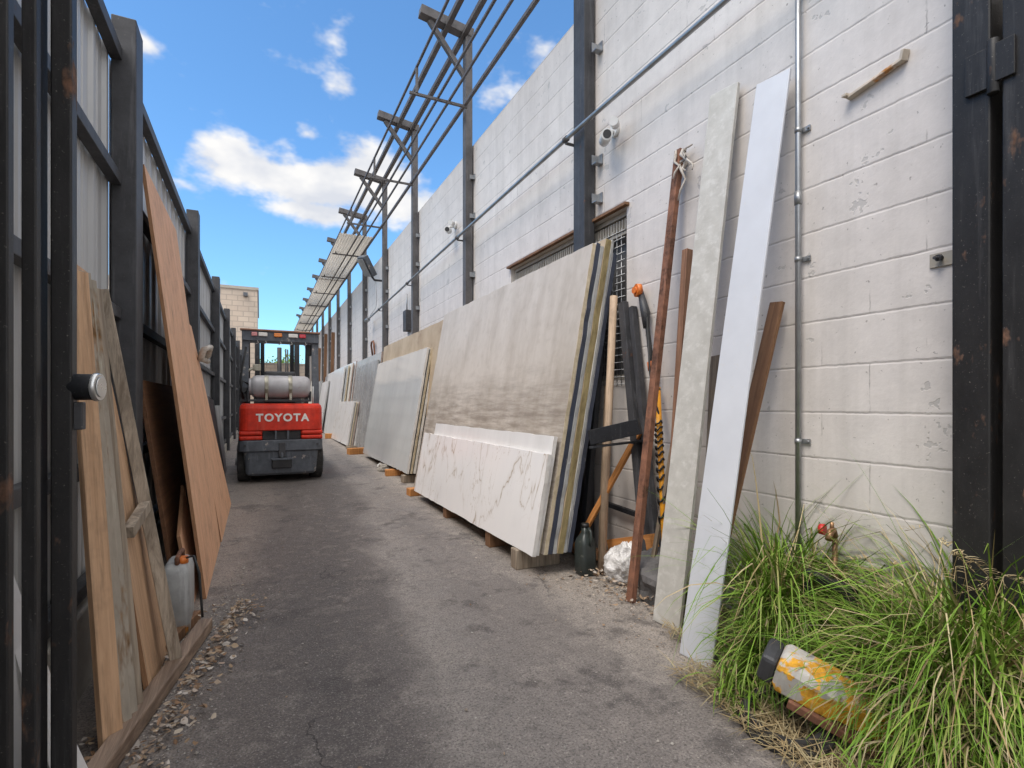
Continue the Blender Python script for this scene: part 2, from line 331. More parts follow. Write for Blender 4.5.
M = dict(
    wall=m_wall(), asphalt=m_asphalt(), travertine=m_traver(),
    steel=m_rust('dark_steel', (.055, .055, .059), at=(.68, .78), rough=.42),
    frame=m_rust('primer_steel', (.100, .095, .096), at=(.66, .78), rough=.5),
    black=m_rust('black_gate_paint', (.021, .020, .020), rust=(.13, .07, .045), at=(.60, .68), rough=.36, scale=9, stretch=(1, 1, .5)),
    blacks=m_rust('black_bar_paint', (.016, .017, .020), rust=(.10, .06, .05), at=(.66, .72), rough=.4, scale=7),
    rust=m_rust('rusty_bar', (.25, .115, .07), rust=(.115, .058, .04), at=(.42, .62), rough=.7, scale=9),
    galv=plain('galvanised', (.40, .41, .42), (.27, .28, .29), 10, .38, .1, .75),
    sheet=plain('fence_sheet', (.50, .50, .495), (.37, .37, .37), 1.3, .42, .05, .1, (1, 3, .5), spots=(.30, .28, .26), spot_scale=2.4, spot_at=(.62, .8)),
    ply=m_ply('plywood', (.76, .45, .275), (.62, .33, .19)), plyedge=plain('ply_edge', (.38, .20, .10), (.20, .10, .05), 40, .8, stretch=(14, .4, .4)),
    plydark=m_ply('dark_board', (.16, .075, .035), (.09, .04, .02), 'Y'), pine=m_ply('pine', (.60, .385, .235), (.40, .235, .13)),
    grey_wood=m_ply('weathered_timber', (.42, .345, .265), (.13, .095, .065)), red_wood=m_ply('red_timber', (.34, .19, .12), (.19, .095, .06)),
    old_wood=m_ply('old_timber_flat', (.36, .26, .19), (.13, .085, .06), 'Y'), brown_wood=m_ply('brown_timber', (.27, .145, .075), (.15, .075, .04)),
    dowel=m_ply('dowel_wood', (.52, .39, .28), (.42, .30, .20), knots=False), orange_wood=m_ply('orange_timber', (.62, .28, .09), (.42, .17, .05)),
    calacatta=m_marble('veined_white', (.80, .785, .775), (.42, .35, .28), 1.9, .16, 1.0, (.73, .725, .73), .06),
    white_slab=m_marble('white_slab', (.76, .755, .75), (.6, .58, .56), 3, .2, .4, None, .12),
    glossy=m_marble('polished_grey', (.55, .555, .545), (.42, .42, .41), 2.4, .06, .4, (.46, .47, .465), .15),
    granite=m_marble('dark_granite', (.20, .20, .205), (.55, .55, .53), 5, .25, .8, (.33, .33, .33), .25),
    granite2=m_marble('mid_granite', (.34, .35, .35), (.6, .6, .58), 4, .22, .6, (.44, .45, .45), .2),
    cream=m_marble('cream_slab', (.74, .72, .66), (.5, .45, .38), 3, .3, .5, (.64, .60, .53), .3),
    tan=plain('tan_slab', (.50, .40, .27), (.36, .27, .18), 2.2, .6, .1, spots=(.24, .17, .11), spot_scale=3, spot_at=(.6, .75)),
    edge_white=plain('white_edge', (.74, .72, .69), (.55, .52, .48), 14, .7), edge_cream=plain('cream_edge', (.62, .53, .38), (.40, .33, .22), 16, .75, .3),
    edge_navy=plain('navy_edge', (.045, .055, .085), (.03, .035, .05), 10, .6, spots=(.25, .25, .25), spot_at=(.68, .72)),
    edge_grey=plain('grey_edge', (.42, .42, .41), (.28, .28, .27), 12, .7, spots=(.6, .58, .55)), edge_olive=plain('olive_edge', (.36, .29, .14), (.17, .13, .06), 22, .85, .6, stretch=(1, 1, .35)),
    edge_pink=plain('stained_edge', (.50, .38, .32), (.22, .17, .14), 9, .8),
    concrete=plain('concrete', (.42, .39, .34), (.30, .27, .23), 5, .85, .4, spots=(.2, .17, .14), spot_scale=5),
    board=plain('cement_board', (.53, .515, .475), (.41, .395, .36), 9, .7, .25, spots=(.60, .585, .55), spot_scale=22, spot_at=(.52, .75)),
    wboard=plain('white_board', (.58, .595, .63), (.50, .515, .55), 3, .5, .05, spots=(.55, .55, .56), spot_scale=30, spot_at=(.64, .7)),
    wpaint=plain('white_plastic', (.70, .70, .69), (.58, .58, .57), 10, .4, .05), pane=plain('dusty_glass', (.20, .20, .205), (.12, .12, .125), 5, .3), dark=plain('dark_void', (.03, .03, .033), (.015, .015, .017), 6, .5),
    rubber=plain('rubber', (.045, .042, .040), (.025, .024, .023), 12, .85, .3, spots=(.16, .14, .12), spot_at=(.58, .75)),
    red=m_rust('red_paint', (.62, .036, .016), rust=(.30, .05, .03), at=(.66, .8), rough=.35, scale=5),
    fgrey=m_rust('grey_blue_paint', (.105, .115, .132), rust=(.36, .32, .29), at=(.61, .68), rough=.5, scale=8),
    fdark=plain('machine_dark', (.05, .052, .058), (.03, .03, .033), 8, .5, .1, spots=(.16, .13, .11), spot_at=(.62, .72)),
    roofrust=plain('rusty_cap', (.33, .18, .12), (.18, .09, .06), 9, .8),
    tank=plain('tank_paint', (.42, .41, .42), (.31, .30, .31), 7, .5, .15, .1, spots=(.24, .16, .13), spot_scale=9, spot_at=(.62, .75)),
    brass=plain('strap_metal', (.42, .40, .33), (.25, .23, .18), 14, .45, .2, .6),
    lens_red=plain('red_lens', (.55, .03, .05), (.4, .02, .03), 20, .2), lens_pink=plain('faded_lens', (.62, .25, .25), (.5, .2, .2), 20, .3), lens_orange=plain('orange_lens', (.75, .22, .03), (.5, .15, .02), 20, .25),
    lens_white=plain('white_lens', (.70, .66, .62), (.5, .48, .45), 20, .25), letter=plain('letter_white', (.80, .76, .72), (.7, .66, .62), 12, .5, .05),
    bag=None, cloth=plain('dirty_cloth', (.52, .48, .43), (.32, .28, .24), 18, .9, .4), jug=plain('black_jug', (.035, .045, .042), (.02, .025, .024), 8, .4, .1, spots=(.14, .14, .12), spot_at=(.6, .75)),
    yellow=plain('yellow_pole', (.80, .36, .02), (.62, .25, .015), 12, .4, .1), orange=plain('orange_plastic', (.75, .20, .03), (.5, .12, .02), 14, .45, .1), cable=plain('black_cable', (.02, .02, .02), (.012, .012, .012), 10, .5),
    redp=plain('red_knob', (.65, .03, .03), (.45, .02, .02), 10, .4), brassy=plain('old_brass', (.38, .22, .11), (.22, .13, .08), 15, .45, .2, .7),
    soil=plain('soil', (.17, .125, .085), (.08, .06, .04), 9, .95, .8, spots=(.30, .24, .17), spot_scale=16, spot_at=(.55, .66), bd=.02),
    rock=plain('rock', (.34, .31, .28), (.19, .17, .16), 7, .9, .6, bd=.01), darkrock=plain('dark_rock', (.16, .15, .15), (.08, .08, .08), 7, .9, .6, bd=.01),
    beige=None, roof=plain('corrugated_white', (.74, .71, .67), (.58, .55, .51), 2.0, .6, .1, stretch=(4, .5, 1)), chrome=plain('lock_face', (.62, .62, .61), (.5, .5, .49), 10, .25, .1, .85),
    tyre_side=plain('rim_grey', (.30, .30, .31), (.18, .18, .18), 8, .5), leafdry=m_litter('dry_leaves', [(.26, .15, .085), (.44, .33, .22), (.16, .09, .05), (.52, .44, .35), (.32, .19, .11), (.60, .54, .48), (.20, .16, .13)]),
    grass=m_litter('grass_blades', [(.10, .20, .02), (.16, .30, .03), (.21, .35, .045), (.13, .25, .022), (.28, .38, .07), (.17, .31, .035), (.38, .36, .13)], .5),
    straw=m_litter('dry_grass', [(.46, .36, .19), (.34, .24, .12), (.55, .47, .28), (.24, .17, .08)], .7), stone=m_litter('loose_stones', [(.30, .27, .24), (.16, .15, .15), (.48, .45, .41), (.24, .19, .15)], .9),
    crust=m_rust('yellow_casting', (.46, .44, .41), rust=(.55, .28, .03), at=(.44, .47), rough=.55, scale=6.5), greyleaf=plain('dull_leaf', (.20, .27, .20), (.11, .16, .11), 8, .6, .1),
    can=m_rust('dented_can', (.38, .38, .37), rust=(.58, .24, .03), at=(.60, .66), rough=.45, scale=5, metal=.3),
)
t = NT('plastic_bag'); n = t.noise(9, 7, .65, None, .8); t.b.inputs['Subsurface Weight'].default_value = .0
M['bag'] = t.done(t.ramp(n, (.3, (.50, .49, .48)), (.7, (.78, .77, .76))), .35, t.bump(n, .9, .03))
t = NT('beige_brick'); br = t.N('TexBrick'); t.L(t.map((1, 1, 1), rot=(R(90), 0, 0)), br.inputs[0]); br.inputs['Scale'].default_value = 1; br.inputs['Brick Width'].default_value = .42; br.inputs['Row Height'].default_value = .22
br.inputs['Mortar Size'].default_value = .02; br.inputs['Color1'].default_value = (.56, .47, .38, 1); br.inputs['Color2'].default_value = (.50, .41, .33, 1); br.inputs['Mortar'].default_value = (.38, .32, .27, 1)
M['beige'] = t.done(t.mix(t.ramp(t.noise(.7, 7, .65), (.45, 0.), (.75, .6)), br.outputs['Color'], (.34, .29, .25)), .85, t.bump(br.outputs['Fac'], -.4, .01))

t = M['roof'].node_tree; tr = t.nodes.new('ShaderNodeBsdfTranslucent'); tr.inputs[0].default_value = (.90, .87, .82, 1); mxs = t.nodes.new('ShaderNodeMixShader'); mxs.inputs[0].default_value = .55
t.links.new(t.nodes['Principled BSDF'].outputs[0], mxs.inputs[1]); t.links.new(tr.outputs[0], mxs.inputs[2]); t.links.new(mxs.outputs[0], t.nodes['Material Output'].inputs[0])

# ------------------------------------------------------------------ the ground
def ground():
    m = MB(); bm = m.bm
    xs = [-60, -20, -6, -2, -1, 0, 1, 2, 3, 6, 20, 60]; ys = [-60, -20, -5, 0, 1, 2, 3, 5, 8, 12, 18, 26, 40, 90]
    g = [[bm.verts.new((x, y, gz(min(y, 40)))) for x in xs] for y in ys]
    for j in range(len(ys) - 1):
        for i in range(len(xs) - 1): bm.faces.new((g[j][i], g[j][i + 1], g[j + 1][i + 1], g[j + 1][i]))
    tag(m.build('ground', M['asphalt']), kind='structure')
    # bare soil where the weeds grow, a low rough mound against the wall
    m = MB(); bm = m.bm; nx, ny = 26, 60
    X0, X1, Y0, Y1 = 1.38, 2.244, .1, 2.75; g = []
    for j in range(ny + 1):
        row = []
        for i in range(nx + 1):
            y = Y0 + (Y1 - Y0) * j / ny; x = X0 + (X1 - X0) * i / nx
            edge = 1.50 + .12 * (y - 1.0) + (.26 if y > 1.75 else .26 * max(0, (y - 1.5) / .25)) + .07 * noise.noise((x * 2, y * 5, 1))
            k = max(0, min(1, (x - edge) / .16)); e = min(1, (Y1 - y) / .5)
            z = -.01 + (.03 + .09 * max(0, min(1, (x - edge) / .6)) * (1 if y < 1.8 else .3)) * k * e + .018 * noise.noise((x * 9, y * 9, 4)) * k * e
            row.append(bm.verts.new((x, y, z)))
        g.append(row)
    for j in range(ny):
        for i in range(nx):
            f = bm.faces.new((g[j][i], g[j][i + 1], g[j + 1][i + 1], g[j + 1][i])); f.smooth = True
    tag(m.build('soil', M['soil']), kind='structure')
ground()

# ------------------------------------------------------------------ the block wall with its barred window
WX = 2.245; WT = 4.14
WY0, WY1, WZ0, WZ1 = 2.87, 4.69, 1.287, 2.46
wall = thing('block_wall', 'long white painted concrete block wall on the right side of the alley', 'wall', (WX, 0, 0))
m = MB(); x0, x1 = WX, WX + .2
def wb(ya, yb, za, zb): m.box(((x0 + x1) / 2, (ya + yb) / 2, (za + zb) / 2), (x1 - x0, yb - ya, zb - za))
# top, foot and the two sides of the window, sharing edges
yy = [-4, WY0, WY1, 31]; zz = [-.3, WZ0, WZ1, WT]
bm = m.bm
def fc(*p): bm.faces.new([bm.verts.new(q) for q in p])
for a in range(3):
    for b in range(3):
        if a == 1 and b == 1: continue
        fc((x0, yy[a], zz[b]), (x0, yy[a], zz[b + 1]), (x0, yy[a + 1], zz[b + 1]), (x0, yy[a + 1], zz[b]))
for (ya, za, yb, zb) in ((WY0, WZ0, WY0, WZ1), (WY0, WZ1, WY1, WZ1), (WY1, WZ1, WY1, WZ0), (WY1, WZ0, WY0, WZ0)):
    fc((x0, ya, za), (x0, yb, zb), (x1, yb, zb), (x1, ya, za))
fc((x0, -4, WT), (x1, -4, WT), (x1, 31, WT), (x0, 31, WT)); fc((x1, -4, -.3), (x1, 31, -.3), (x1, 31, WT), (x1, -4, WT))
fc((x0, -4, -.3), (x1, -4, -.3), (x1, -4, WT), (x0, -4, WT)); fc((x0, 31, -.3), (x0, 31, WT), (x1, 31, WT), (x1, 31, -.3))
bmesh.ops.remove_doubles(bm, verts=bm.verts, dist=1e-5)
m.build('masonry', M['wall'], wall)
win = MB()
for a, b in (((WY0 + .02), 'v'), ((WY1 - .02), 'v')): win.box((WX + .06, a, (WZ0 + WZ1) / 2), (.05, .036, WZ1 - WZ0 - .01))
win.box((WX + .06, (WY0 + WY1) / 2, WZ1 - .02), (.05, WY1 - WY0 - .08, .036)); win.box((WX + .06, (WY0 + WY1) / 2, WZ0 + .02), (.05, WY1 - WY0 - .08, .036))
win.box((WX + .06, (WY0 + WY1) / 2, WZ1 - .15), (.045, WY1 - WY0 - .08, .022))
wo = win.build('window', M['concrete'], wall, bevel=.002)
m = MB(); m.box((WX + .12, (WY0 + WY1) / 2, (WZ0 + WZ1) / 2), (.01, WY1 - WY0 - .01, WZ1 - WZ0 - .01)); m.build('pane', M['pane'], wo)
m = MB()
y = WY0 + .05
while y < WY1 - .03: m.tube([(WX - .006, y, WZ0 - .04), (WX - .006, y, WZ1 - .13)], .0028, 6); y += .05
z = WZ0 - .03
while z < WZ1 - .12: m.tube([(WX - .011, WY0 + .005, z), (WX - .011, WY1 + .02, z)], .0028, 6); z += .05
m.build('wire_grille', M['galv'], wo)
m = MB()
y = WY0 + .05
while y < WY1 - .04: m.box((WX + .035, y, WZ1 - .095), (.02, .012, .075)); y += .032
m.build('vent_slats', M['concrete'], wo)
m = MB(); m.box((WX - .012, (WY0 + WY1) / 2, WZ1 + .012), (.05, WY1 - WY0 + .06, .018)); m.build('lintel', M['brown_wood'], wo)
# faint tie plate and a bolt fixed to the wall
def rusty_bracket():
    t = thing('wall_bracket', 'rusty yellowed flat iron bracket with upturned end high on the white wall', 'bracket', (WX, 1.26, 2.44))
    m = MB(); m.beam((WX - .015, 1.375, 2.405), (WX - .015, 1.165, 2.445), .03, .012); m.beam((WX - .015, 1.372, 2.414), (WX - .045, 1.375, 2.412), .02, .012); m.build('arm', m_rust('flaking_bracket', (.62, .54, .44), (.42, .19, .06), (.54, .62)), t, bevel=.002)
    m = MB(); m.beam((WX - .015, 1.165, 2.440), (WX - .018, 1.155, 2.478), .03, .014); m.build('hook', m_rust('flaking_hook', (.62, .54, .44), (.42, .19, .06), (.54, .62)), t, bevel=.002)
rusty_bracket()
t = thing('anchor_bolt', 'small rusty anchor bolt with plate in the wall near the gate post', 'bolt', (WX, 1.04, 1.645))
m = MB(); m.tube([(WX, 1.04, 1.652), (WX - .05, 1.045, 1.648)], .006, 8); m.tube([(WX - .02, 1.041, 1.651), (WX - .032, 1.043, 1.65)], .013, 6); m.build('bolt', M['steel'], t)
m = MB(); m.box((WX - .004, 1.035, 1.648), (.006, .09, .05)); m.build('plate', M['concrete'], t)

# pipes on the wall
t = thing('vertical_conduit', 'upright galvanised steel conduit strapped to the white wall above the weeds', 'pipe', (2.215, 1.59, .1))
m = MB(); m.tube([(2.215, 1.59, .05), (2.215, 1.59, WT + .3)], .0125, 14); m.build('pipe', M['galv'], t)
m = MB(); m.tube([(2.215, 1.59, 2.03), (2.215, 1.59, 2.09)], .0165, 14); m.build('coupling', M['galv'], t)
for z in (1.78, 2.37, 3.0, .95):
    m = MB(); m.tube([(2.215, 1.59, z - .011), (2.215, 1.59, z + .011)], .0155, 14); m.box((2.238, 1.567, z), (.008, .04, .022)); m.tube([(2.238, 1.556, z), (2.226, 1.556, z)], .006, 6); m.build('strap', M['galv'], t)
HC = [(2.10, -.3, 3.17), (2.10, 1.885, 3.14), (2.10, 3.185, 3.14), (2.10, 6.517, 3.075), (2.10, 11.5, 2.945)]
t = thing('horizontal_conduit', 'long sloping steel conduit crossing in front of the posts along the white wall', 'pipe', (2.10, 3.18, 3.14))
m = MB(); m.tube(HC, .0165, 12); m.build('pipe', M['galv'], t)
def hz(y):
    for a, b in zip(HC, HC[1:]):
        if a[1] <= y <= b[1]: return a[2] + (b[2] - a[2]) * (y - a[1]) / (b[1] - a[1])
for y in (1.2, 3.42, 5.86, 8.19, 10.37):
    m = MB(); m.tube([(2.10, y - .02, hz(y)), (2.10, y + .02, hz(y))], .023, 12); m.beam((2.10, y, hz(y) - .03), (2.24, y, hz(y) - .03), .025, .012); m.build('clamp', M['frame'], t)
m = MB(); m.tube([(2.10, 11.5, 2.945), (2.10, 11.7, 2.94)], .045, 10); m.build('junction_box', M['galv'], t)

# ------------------------------------------------------------------ canopy posts and the overhead frame
PX_ = 2.185
def make_post(w=.085, d=.10, bracket=True, top=5.48):
    t = thing('canopy_post', 'x', 'post', (PX_, 0, 0), 'steel canopy posts standing along the block wall')
    m = MB(); m.box((PX_, 0, top / 2), (w, d, top)); m.build('post', M['frame'], t, bevel=.004)
    m = MB(); m.beam((PX_ + .055, 0, top - .045), (PX_ - .57, 0, top + .045), .115, .10, (0, 0, 1)); m.build('arm', M['frame'], t, bevel=.003)
    m = MB(); m.beam((PX_ - .46, 0, top - .03), (PX_ - .03, 0, top - .56), .055, .05, (0, 1, 0)); m.build('brace', M['frame'], t, bevel=.002)
    for z in (2.62, 2.95 + .35, 3.75):
        m = MB(); m.box((WX - .006, -.075, z), (.008, .045, .07)); m.box((WX - .03, -.075, z - .03), (.05, .045, .006)); m.box((WX - .03, -.055, z), (.05, .004, .06)); m.build('wall_clip', M['galv'], t)
    return t
posts = [(5.74, 'nearest bracketed canopy post, behind the far end of the big beige slab'),
         (8.07, 'second bracketed canopy post, rising behind the tan board and the grey polished slab'),
         (10.25, 'third bracketed canopy post, beside the grey floodlight, behind the dark granite slab'),
         (12.44, 'fourth bracketed canopy post, where the white canopy sheeting starts'),
         (14.76, 'fifth bracketed canopy post, under the white canopy sheeting behind the stained white slabs'),
         (17.0, 'sixth bracketed canopy post along the wall, counted from the big beige slab'),
         (19.2, 'seventh bracketed canopy post along the wall, counted from the big beige slab'),
         (21.4, 'eighth bracketed canopy post, far down the wall'), (23.6, 'ninth bracketed canopy post, far down the wall beside the forklift roof'),
         (25.8, 'tenth bracketed canopy post, next to last before the end of the alley'), (28.0, 'last and farthest canopy post at the end of the alley')]
p0 = make_post(); p0.location.y = posts[0][0]; p0['label'] = posts[0][1]
for y, l in posts[1:]: copy_tree(p0, (PX_, y, 0), l)
t = thing('canopy_post', 'thick double-tube steel post rising out of the photo beside the window grille', 'post', (PX_, 3.30, 0), 'steel canopy posts standing along the block wall')
m = MB(); m.box((PX_, 3.255, 2.74), (.09, .055, 5.48)); m.box((PX_ + .004, 3.335, 2.74), (.09, .095, 5.48)); m.build('post', M['steel'], t, bevel=.004)
m = MB(); m.beam((PX_ + .055, 3.3, 5.435), (PX_ - .57, 3.3, 5.525), .115, .10); m.build('arm', M['frame'], t, bevel=.003)
m = MB(); m.beam((PX_ - .46, 3.3, 5.45), (PX_ - .05, 3.3, 4.9), .055, .05, (0, 1, 0)); m.build('brace', M['frame'], t, bevel=.002)
for z in (2.62, 2.9, 3.72):
    m = MB(); m.box((WX - .006, 3.165, z), (.008, .05, .075)); m.box((WX - .035, 3.165, z - .035), (.06, .05, .006)); m.box((WX - .035, 3.19, z), (.06, .004, .07)); m.build('wall_clip', M['galv'], t)

t = thing('overhead_canopy', 'overhead frame of thin steel rails with white corrugated sheets over its far half', 'canopy', (1.8, 5.5, 4.5))
for (x, z, w, n) in ((1.93, 5.44, .055, 'thick_rail'), (2.13, 5.40, .055, 'thick_rail'), (1.53, 4.77, .022, 'rail'), (1.77, 4.50, .022, 'rail'), (1.90, 4.50, .022, 'rail'), (2.085, 4.50, .034, 'rail')):
    m = MB(); m.box((x, 15.3, z), (w, 27.4, w)); m.build(n, M['frame'], t)
for y, _ in [(3.1, 0)] + [(p[0] - .18, 0) for p in posts]:
    m = MB(); m.box((1.78, y, 4.475), (.66, .026, .026)); m.build('crossbar', M['frame'], t)
    m = MB(); m.box((1.53, y, 4.63), (.026, .026, .30)); m.build('upright', M['frame'], t)
m = MB(); n = 44; X0, X1 = 1.44, 2.12; bm = m.bm
for (ya, yb, dz) in ((10.9, 15.2, 0), (15.1, 19.6, .012), (19.5, 24.0, 0), (23.9, 28.6, .012)):
    A = []; B = []
    for i in range(n * 2 + 1):
        x = X0 + (X1 - X0) * i / (n * 2); z = 4.535 + dz + .012 * math.sin(i * PI / 3.5) + (.0 if i < 60 else .0)
        A.append(bm.verts.new((x, ya, z))); B.append(bm.verts.new((x, yb, z)))
    for i in range(n * 2): f = bm.faces.new((A[i], A[i + 1], B[i + 1], B[i])); f.smooth = True
so = m.build('corrugated_sheet', M['roof'], t); q = so.modifiers.new('thick', 'SOLIDIFY'); q.thickness = .003
# tall timber studs against the wall at the far end
for i, (y, zt) in enumerate(((18.2, 3.5), (20.3, 3.7), (22.6, 3.4))):
    m = MB(); m.beam((2.12, y, gz(y)), (2.19, y + .1, zt), .10, .10, (0, 1, 0))
    tag(m.build('timber_post', M['brown_wood'], origin=(2.12, y, gz(y)), bevel=.003), ['brown timber upright standing nearest of the three in the far part of the wall', 'brown timber upright, middle of the three against the far wall', 'brown timber upright, farthest of the three against the far wall'][i], 'timber', 'brown timber uprights against the far wall')

# fittings on the wall
def camera_unit(name, label, p):
    t = thing(name, label, 'camera', p); x, y, z = p
    m = MB(); m.tube([(WX, y + .01, z + .03), (WX - .025, y + .01, z + .03)], .045, 16); m.build('base', M['wpaint'], t)
    m = MB(); m.tube([(WX - .02, y + .01, z + .02), (x - .045, y + .01, z - .005), (x - .06, y + .01, z - .025)], .016, 10); m.build('arm', M['wpaint'], t)
    m = MB(); a = Vector((x - .03, y + .05, z - .045)); b = Vector((x - .11, y - .10, z - .075)); m.tube([a, a.lerp(b, .1), b], [.024, .036, .038], 18); h = m.build('housing', M['wpaint'], t)
    m = MB(); m.tube([b, b + (b - a).normalized() * .004], .028, 18); m.build('lens', M['dark'], h)
    m = MB(); m.tube([(x - .02, y - .07, z + .02), (x - .08, y - .13, z + .005)], .030, 16); m.build('lamp_head', M['wpaint'], t)
camera_unit('security_camera', 'small white security camera on the wall beside the thick double post', (2.2, 2.98, 3.00))
camera_unit('security_camera', 'small white security camera on the wall beside the first bracketed post, above the conduit', (2.2, 6.30, 3.36))
t = thing('floodlight', 'grey rectangular floodlight head tilted on an arm beside the third bracketed post', 'floodlight', (2.1, 10.75, 3.7))
e = Euler((R(12), R(-34), R(10))); m = MB(); m.box((1.93, 10.7, 3.88), (.11, .30, .42), e); m.build('housing', M['fgrey'], t, bevel=.012)
m = MB(); m.box((1.865, 10.69, 3.83), (.012, .25, .36), e); m.build('lens', M['galv'], t)
m = MB(); m.tube([(1.99, 10.72, 3.74), (2.08, 10.73, 3.62), (2.24, 10.73, 3.62)], .022, 10); m.build('arm', M['steel'], t)
m = MB(); m.tube([(2.10, 10.74, 3.62), (2.16, 10.9, 3.3), (2.2, 11.2, 3.15), (2.12, 11.4, 3.0)], .008, 6); m.build('cable', M['wpaint'], t)
t = thing('meter_box', 'small grey electrical box on the wall between the second and third bracketed posts', 'electrical box', (2.2, 8.6, 2.45))
m = MB(); m.box((2.2, 8.6, 2.50), (.09, .20, .34)); m.build('cabinet', M['steel'], t, bevel=.006)
m = MB(); m.tube([(2.2, 8.6, 2.67), (2.2, 8.6, 2.95)], .012, 8); m.build('pipe', M['galv'], t)
t = thing('wall_hook', 'rusty brown loop handle fixed upright on the wall between the far canopy posts', 'handle', (2.2, 11.4, 2.1))
m = MB(); m.tube([(2.22, 11.3, 1.9), (2.18, 11.3, 2.40), (2.18, 11.36, 2.46), (2.18, 11.55, 2.46), (2.18, 11.6, 2.40), (2.22, 11.6, 2.1)], .02, 8); m.build('loop', M['rust'], t)
m = MB(); m.box((2.21, 11.4, 1.86), (.04, .16, .36)); m.build('plate', M['brown_wood'], t)

# ------------------------------------------------------------------ stone slabs, each one a thing
def slab(label, xb, yn, yf, zb, h, th, lean, mat, edge, name='stone_slab', group=None, cat='slab', notch=None, top=None):
    """slab standing on its long edge: xb,yn,zb near foot of its alley face, leaning back by lean degrees"""
    L = yf - yn; m = MB(); bm = m.bm
    out = [(0, 0), (L, 0), (L, h * (top or 1)), (0, h)]
    if notch: out = notch(L, h)
    r = random.Random(label)
    pts = []
    for (a, b), (c, d) in zip(out, out[1:] + out[:1]):     # slightly chipped outline
        n = max(2, int(math.hypot(c - a, d - b) / .09)); nx, ny = (d - b), -(c - a); l = math.hypot(nx, ny)
        for k in range(n):
            f = k / n; j = (r.uniform(-.0035, .0035) - (.008 if r.random() < .06 else 0)) if k else 0
            pts.append((a + (c - a) * f + nx / l * j, b + (d - b) * f + ny / l * j))
    A = [bm.verts.new((0, a, b)) for a, b in pts]; B = [bm.verts.new((th, a, b)) for a, b in pts]
    bm.faces.new(A); bm.faces.new(B[::-1]); n = len(pts)
    for i in range(n):
        f = bm.faces.new((A[i], B[i], B[(i + 1) % n], A[(i + 1) % n])); f.material_index = 1
    o = m.build(name, [mat, edge], local=True, bevel=.0015)
    o.location = (xb, yn, zb); o.rotation_euler = (0, R(lean), 0)
    return tag(o, label, cat, group)
GA = 'stone slabs leaning in the nearest stack'; LA = 10.4; k = 1 / math.cos(R(LA))
xa = 1.570; za = .14
slab('white slab with brown veins, low and long, frontmost of the nearest stack', xa, 2.97, 5.82, za, .665, .03, LA, M['calacatta'], M['edge_white'], group=GA)
slab('plain white slab right behind the brown-veined slab, rising just above it', xa + .031 * k, 2.985, 5.55, za, .78, .03, LA, M['white_slab'], M['edge_white'], group=GA)
slab('narrow cream-edged slab sandwiched between the low white slabs and the big beige slab', xa + .062 * k, 3.02, 5.4, za, .62, .022, LA, M['cream'], M['edge_cream'], group=GA)
x = xa + .088 * k
slab('tall weathered beige slab with a dark damp band, largest face of the nearest stack', x, 2.975, 6.16, za, 2.11, .028, LA, M['travertine'], M['edge_cream'], group=GA); x += .030 * k
specs = [('slab with a dark navy edge, directly behind the big beige slab', .034, 2.12, 'travertine', 'edge_navy', .0),
         ('slab with a pale grey edge, behind the navy-edged slab', .026, 2.10, 'granite2', 'edge_grey', .004),
         ('slab with a rough mustard-coloured edge, in the middle of the nearest stack', .046, 2.155, 'tan', 'edge_olive', .008),
         ('thin pale slab with a white chipped top corner, behind the mustard-edged slab', .020, 2.15, 'cream', 'edge_grey', .008),
         ('slab with a dark blue-grey edge, rearmost of the nearest stack', .034, 2.06, 'granite', 'edge_navy', .012)]
for l, th, h, a, b, dy in specs:
    slab(l, x, 2.975 - dy, 6.0, za, h, th, LA, M[a], M[b], group=GA); x += (th + .003) * k
# stack B
GB = 'stone slabs leaning in the grey polished stack'
xb = 1.735
slab('tan brown sheet standing behind the polished grey stack, stained at its top', 1.93, 6.3, 9.95, gz(7) + .1, 2.03, .03, 5, M['tan'], M['edge_cream'], name='stone_slab', group=GB)
for i, (l, th, h, a, b, yn, yf) in enumerate((
        ('large polished pale grey slab reflecting the alley, frontmost of the second stack', .03, 1.70, 'glossy', 'edge_white', 6.80, 10.05),
        ('slab with a cream edge right behind the large polished grey slab', .03, 1.685, 'granite2', 'edge_cream', 6.80, 10.0),
        ('slab with a white edge, third in the second stack', .03, 1.69, 'cream', 'edge_white', 6.80, 9.9),
        ('slab with a brown stained edge, rearmost of the polished grey stack', .03, 1.70, 'granite2', 'edge_pink', 6.80, 9.8))):
    slab(l, xb + i * .046, yn, yf, gz(7) + .13, h, th, 9.5, M[a], M[b], group=GB)
# granite behind
slab('dark grey mottled granite slab standing behind the low white pile', 1.86, 10.2, 12.75, gz(10) + .08, 1.78, .03, 6, M['granite'], M['edge_grey'], group='stone slabs beyond the polished stack')
slab('grey slab with a pale top, rising behind the dark granite slab', 1.92, 10.15, 13.0, gz(10) + .08, 1.93, .03, 5.5, M['granite2'], M['edge_pink'], group='stone slabs beyond the polished stack')
# stack D, low white pile
GD = 'short white slabs in the low pile'
for i, (l, h, a, b) in enumerate((('frontmost short slab of the low white pile, faintly veined', .97, 'calacatta', 'edge_white'), ('second short white slab of the low pile', .95, 'white_slab', 'edge_cream'),
                                  ('third short slab of the low pile, with a stained edge', .96, 'cream', 'edge_pink'), ('fourth short slab of the low pile, with a pale edge', .94, 'white_slab', 'edge_white'),
                                  ('fifth short slab of the low pile, with a grey edge', .97, 'granite2', 'edge_grey'), ('rearmost short slab of the low white pile, brightest along its top', 1.0, 'white_slab', 'edge_white'))):
    slab(l, 1.69 + i * .046, 11.75 - i * .02, 14.5 - .1 * i, gz(12) + .06, h, .03, 9, M[a], M[b], group=GD)
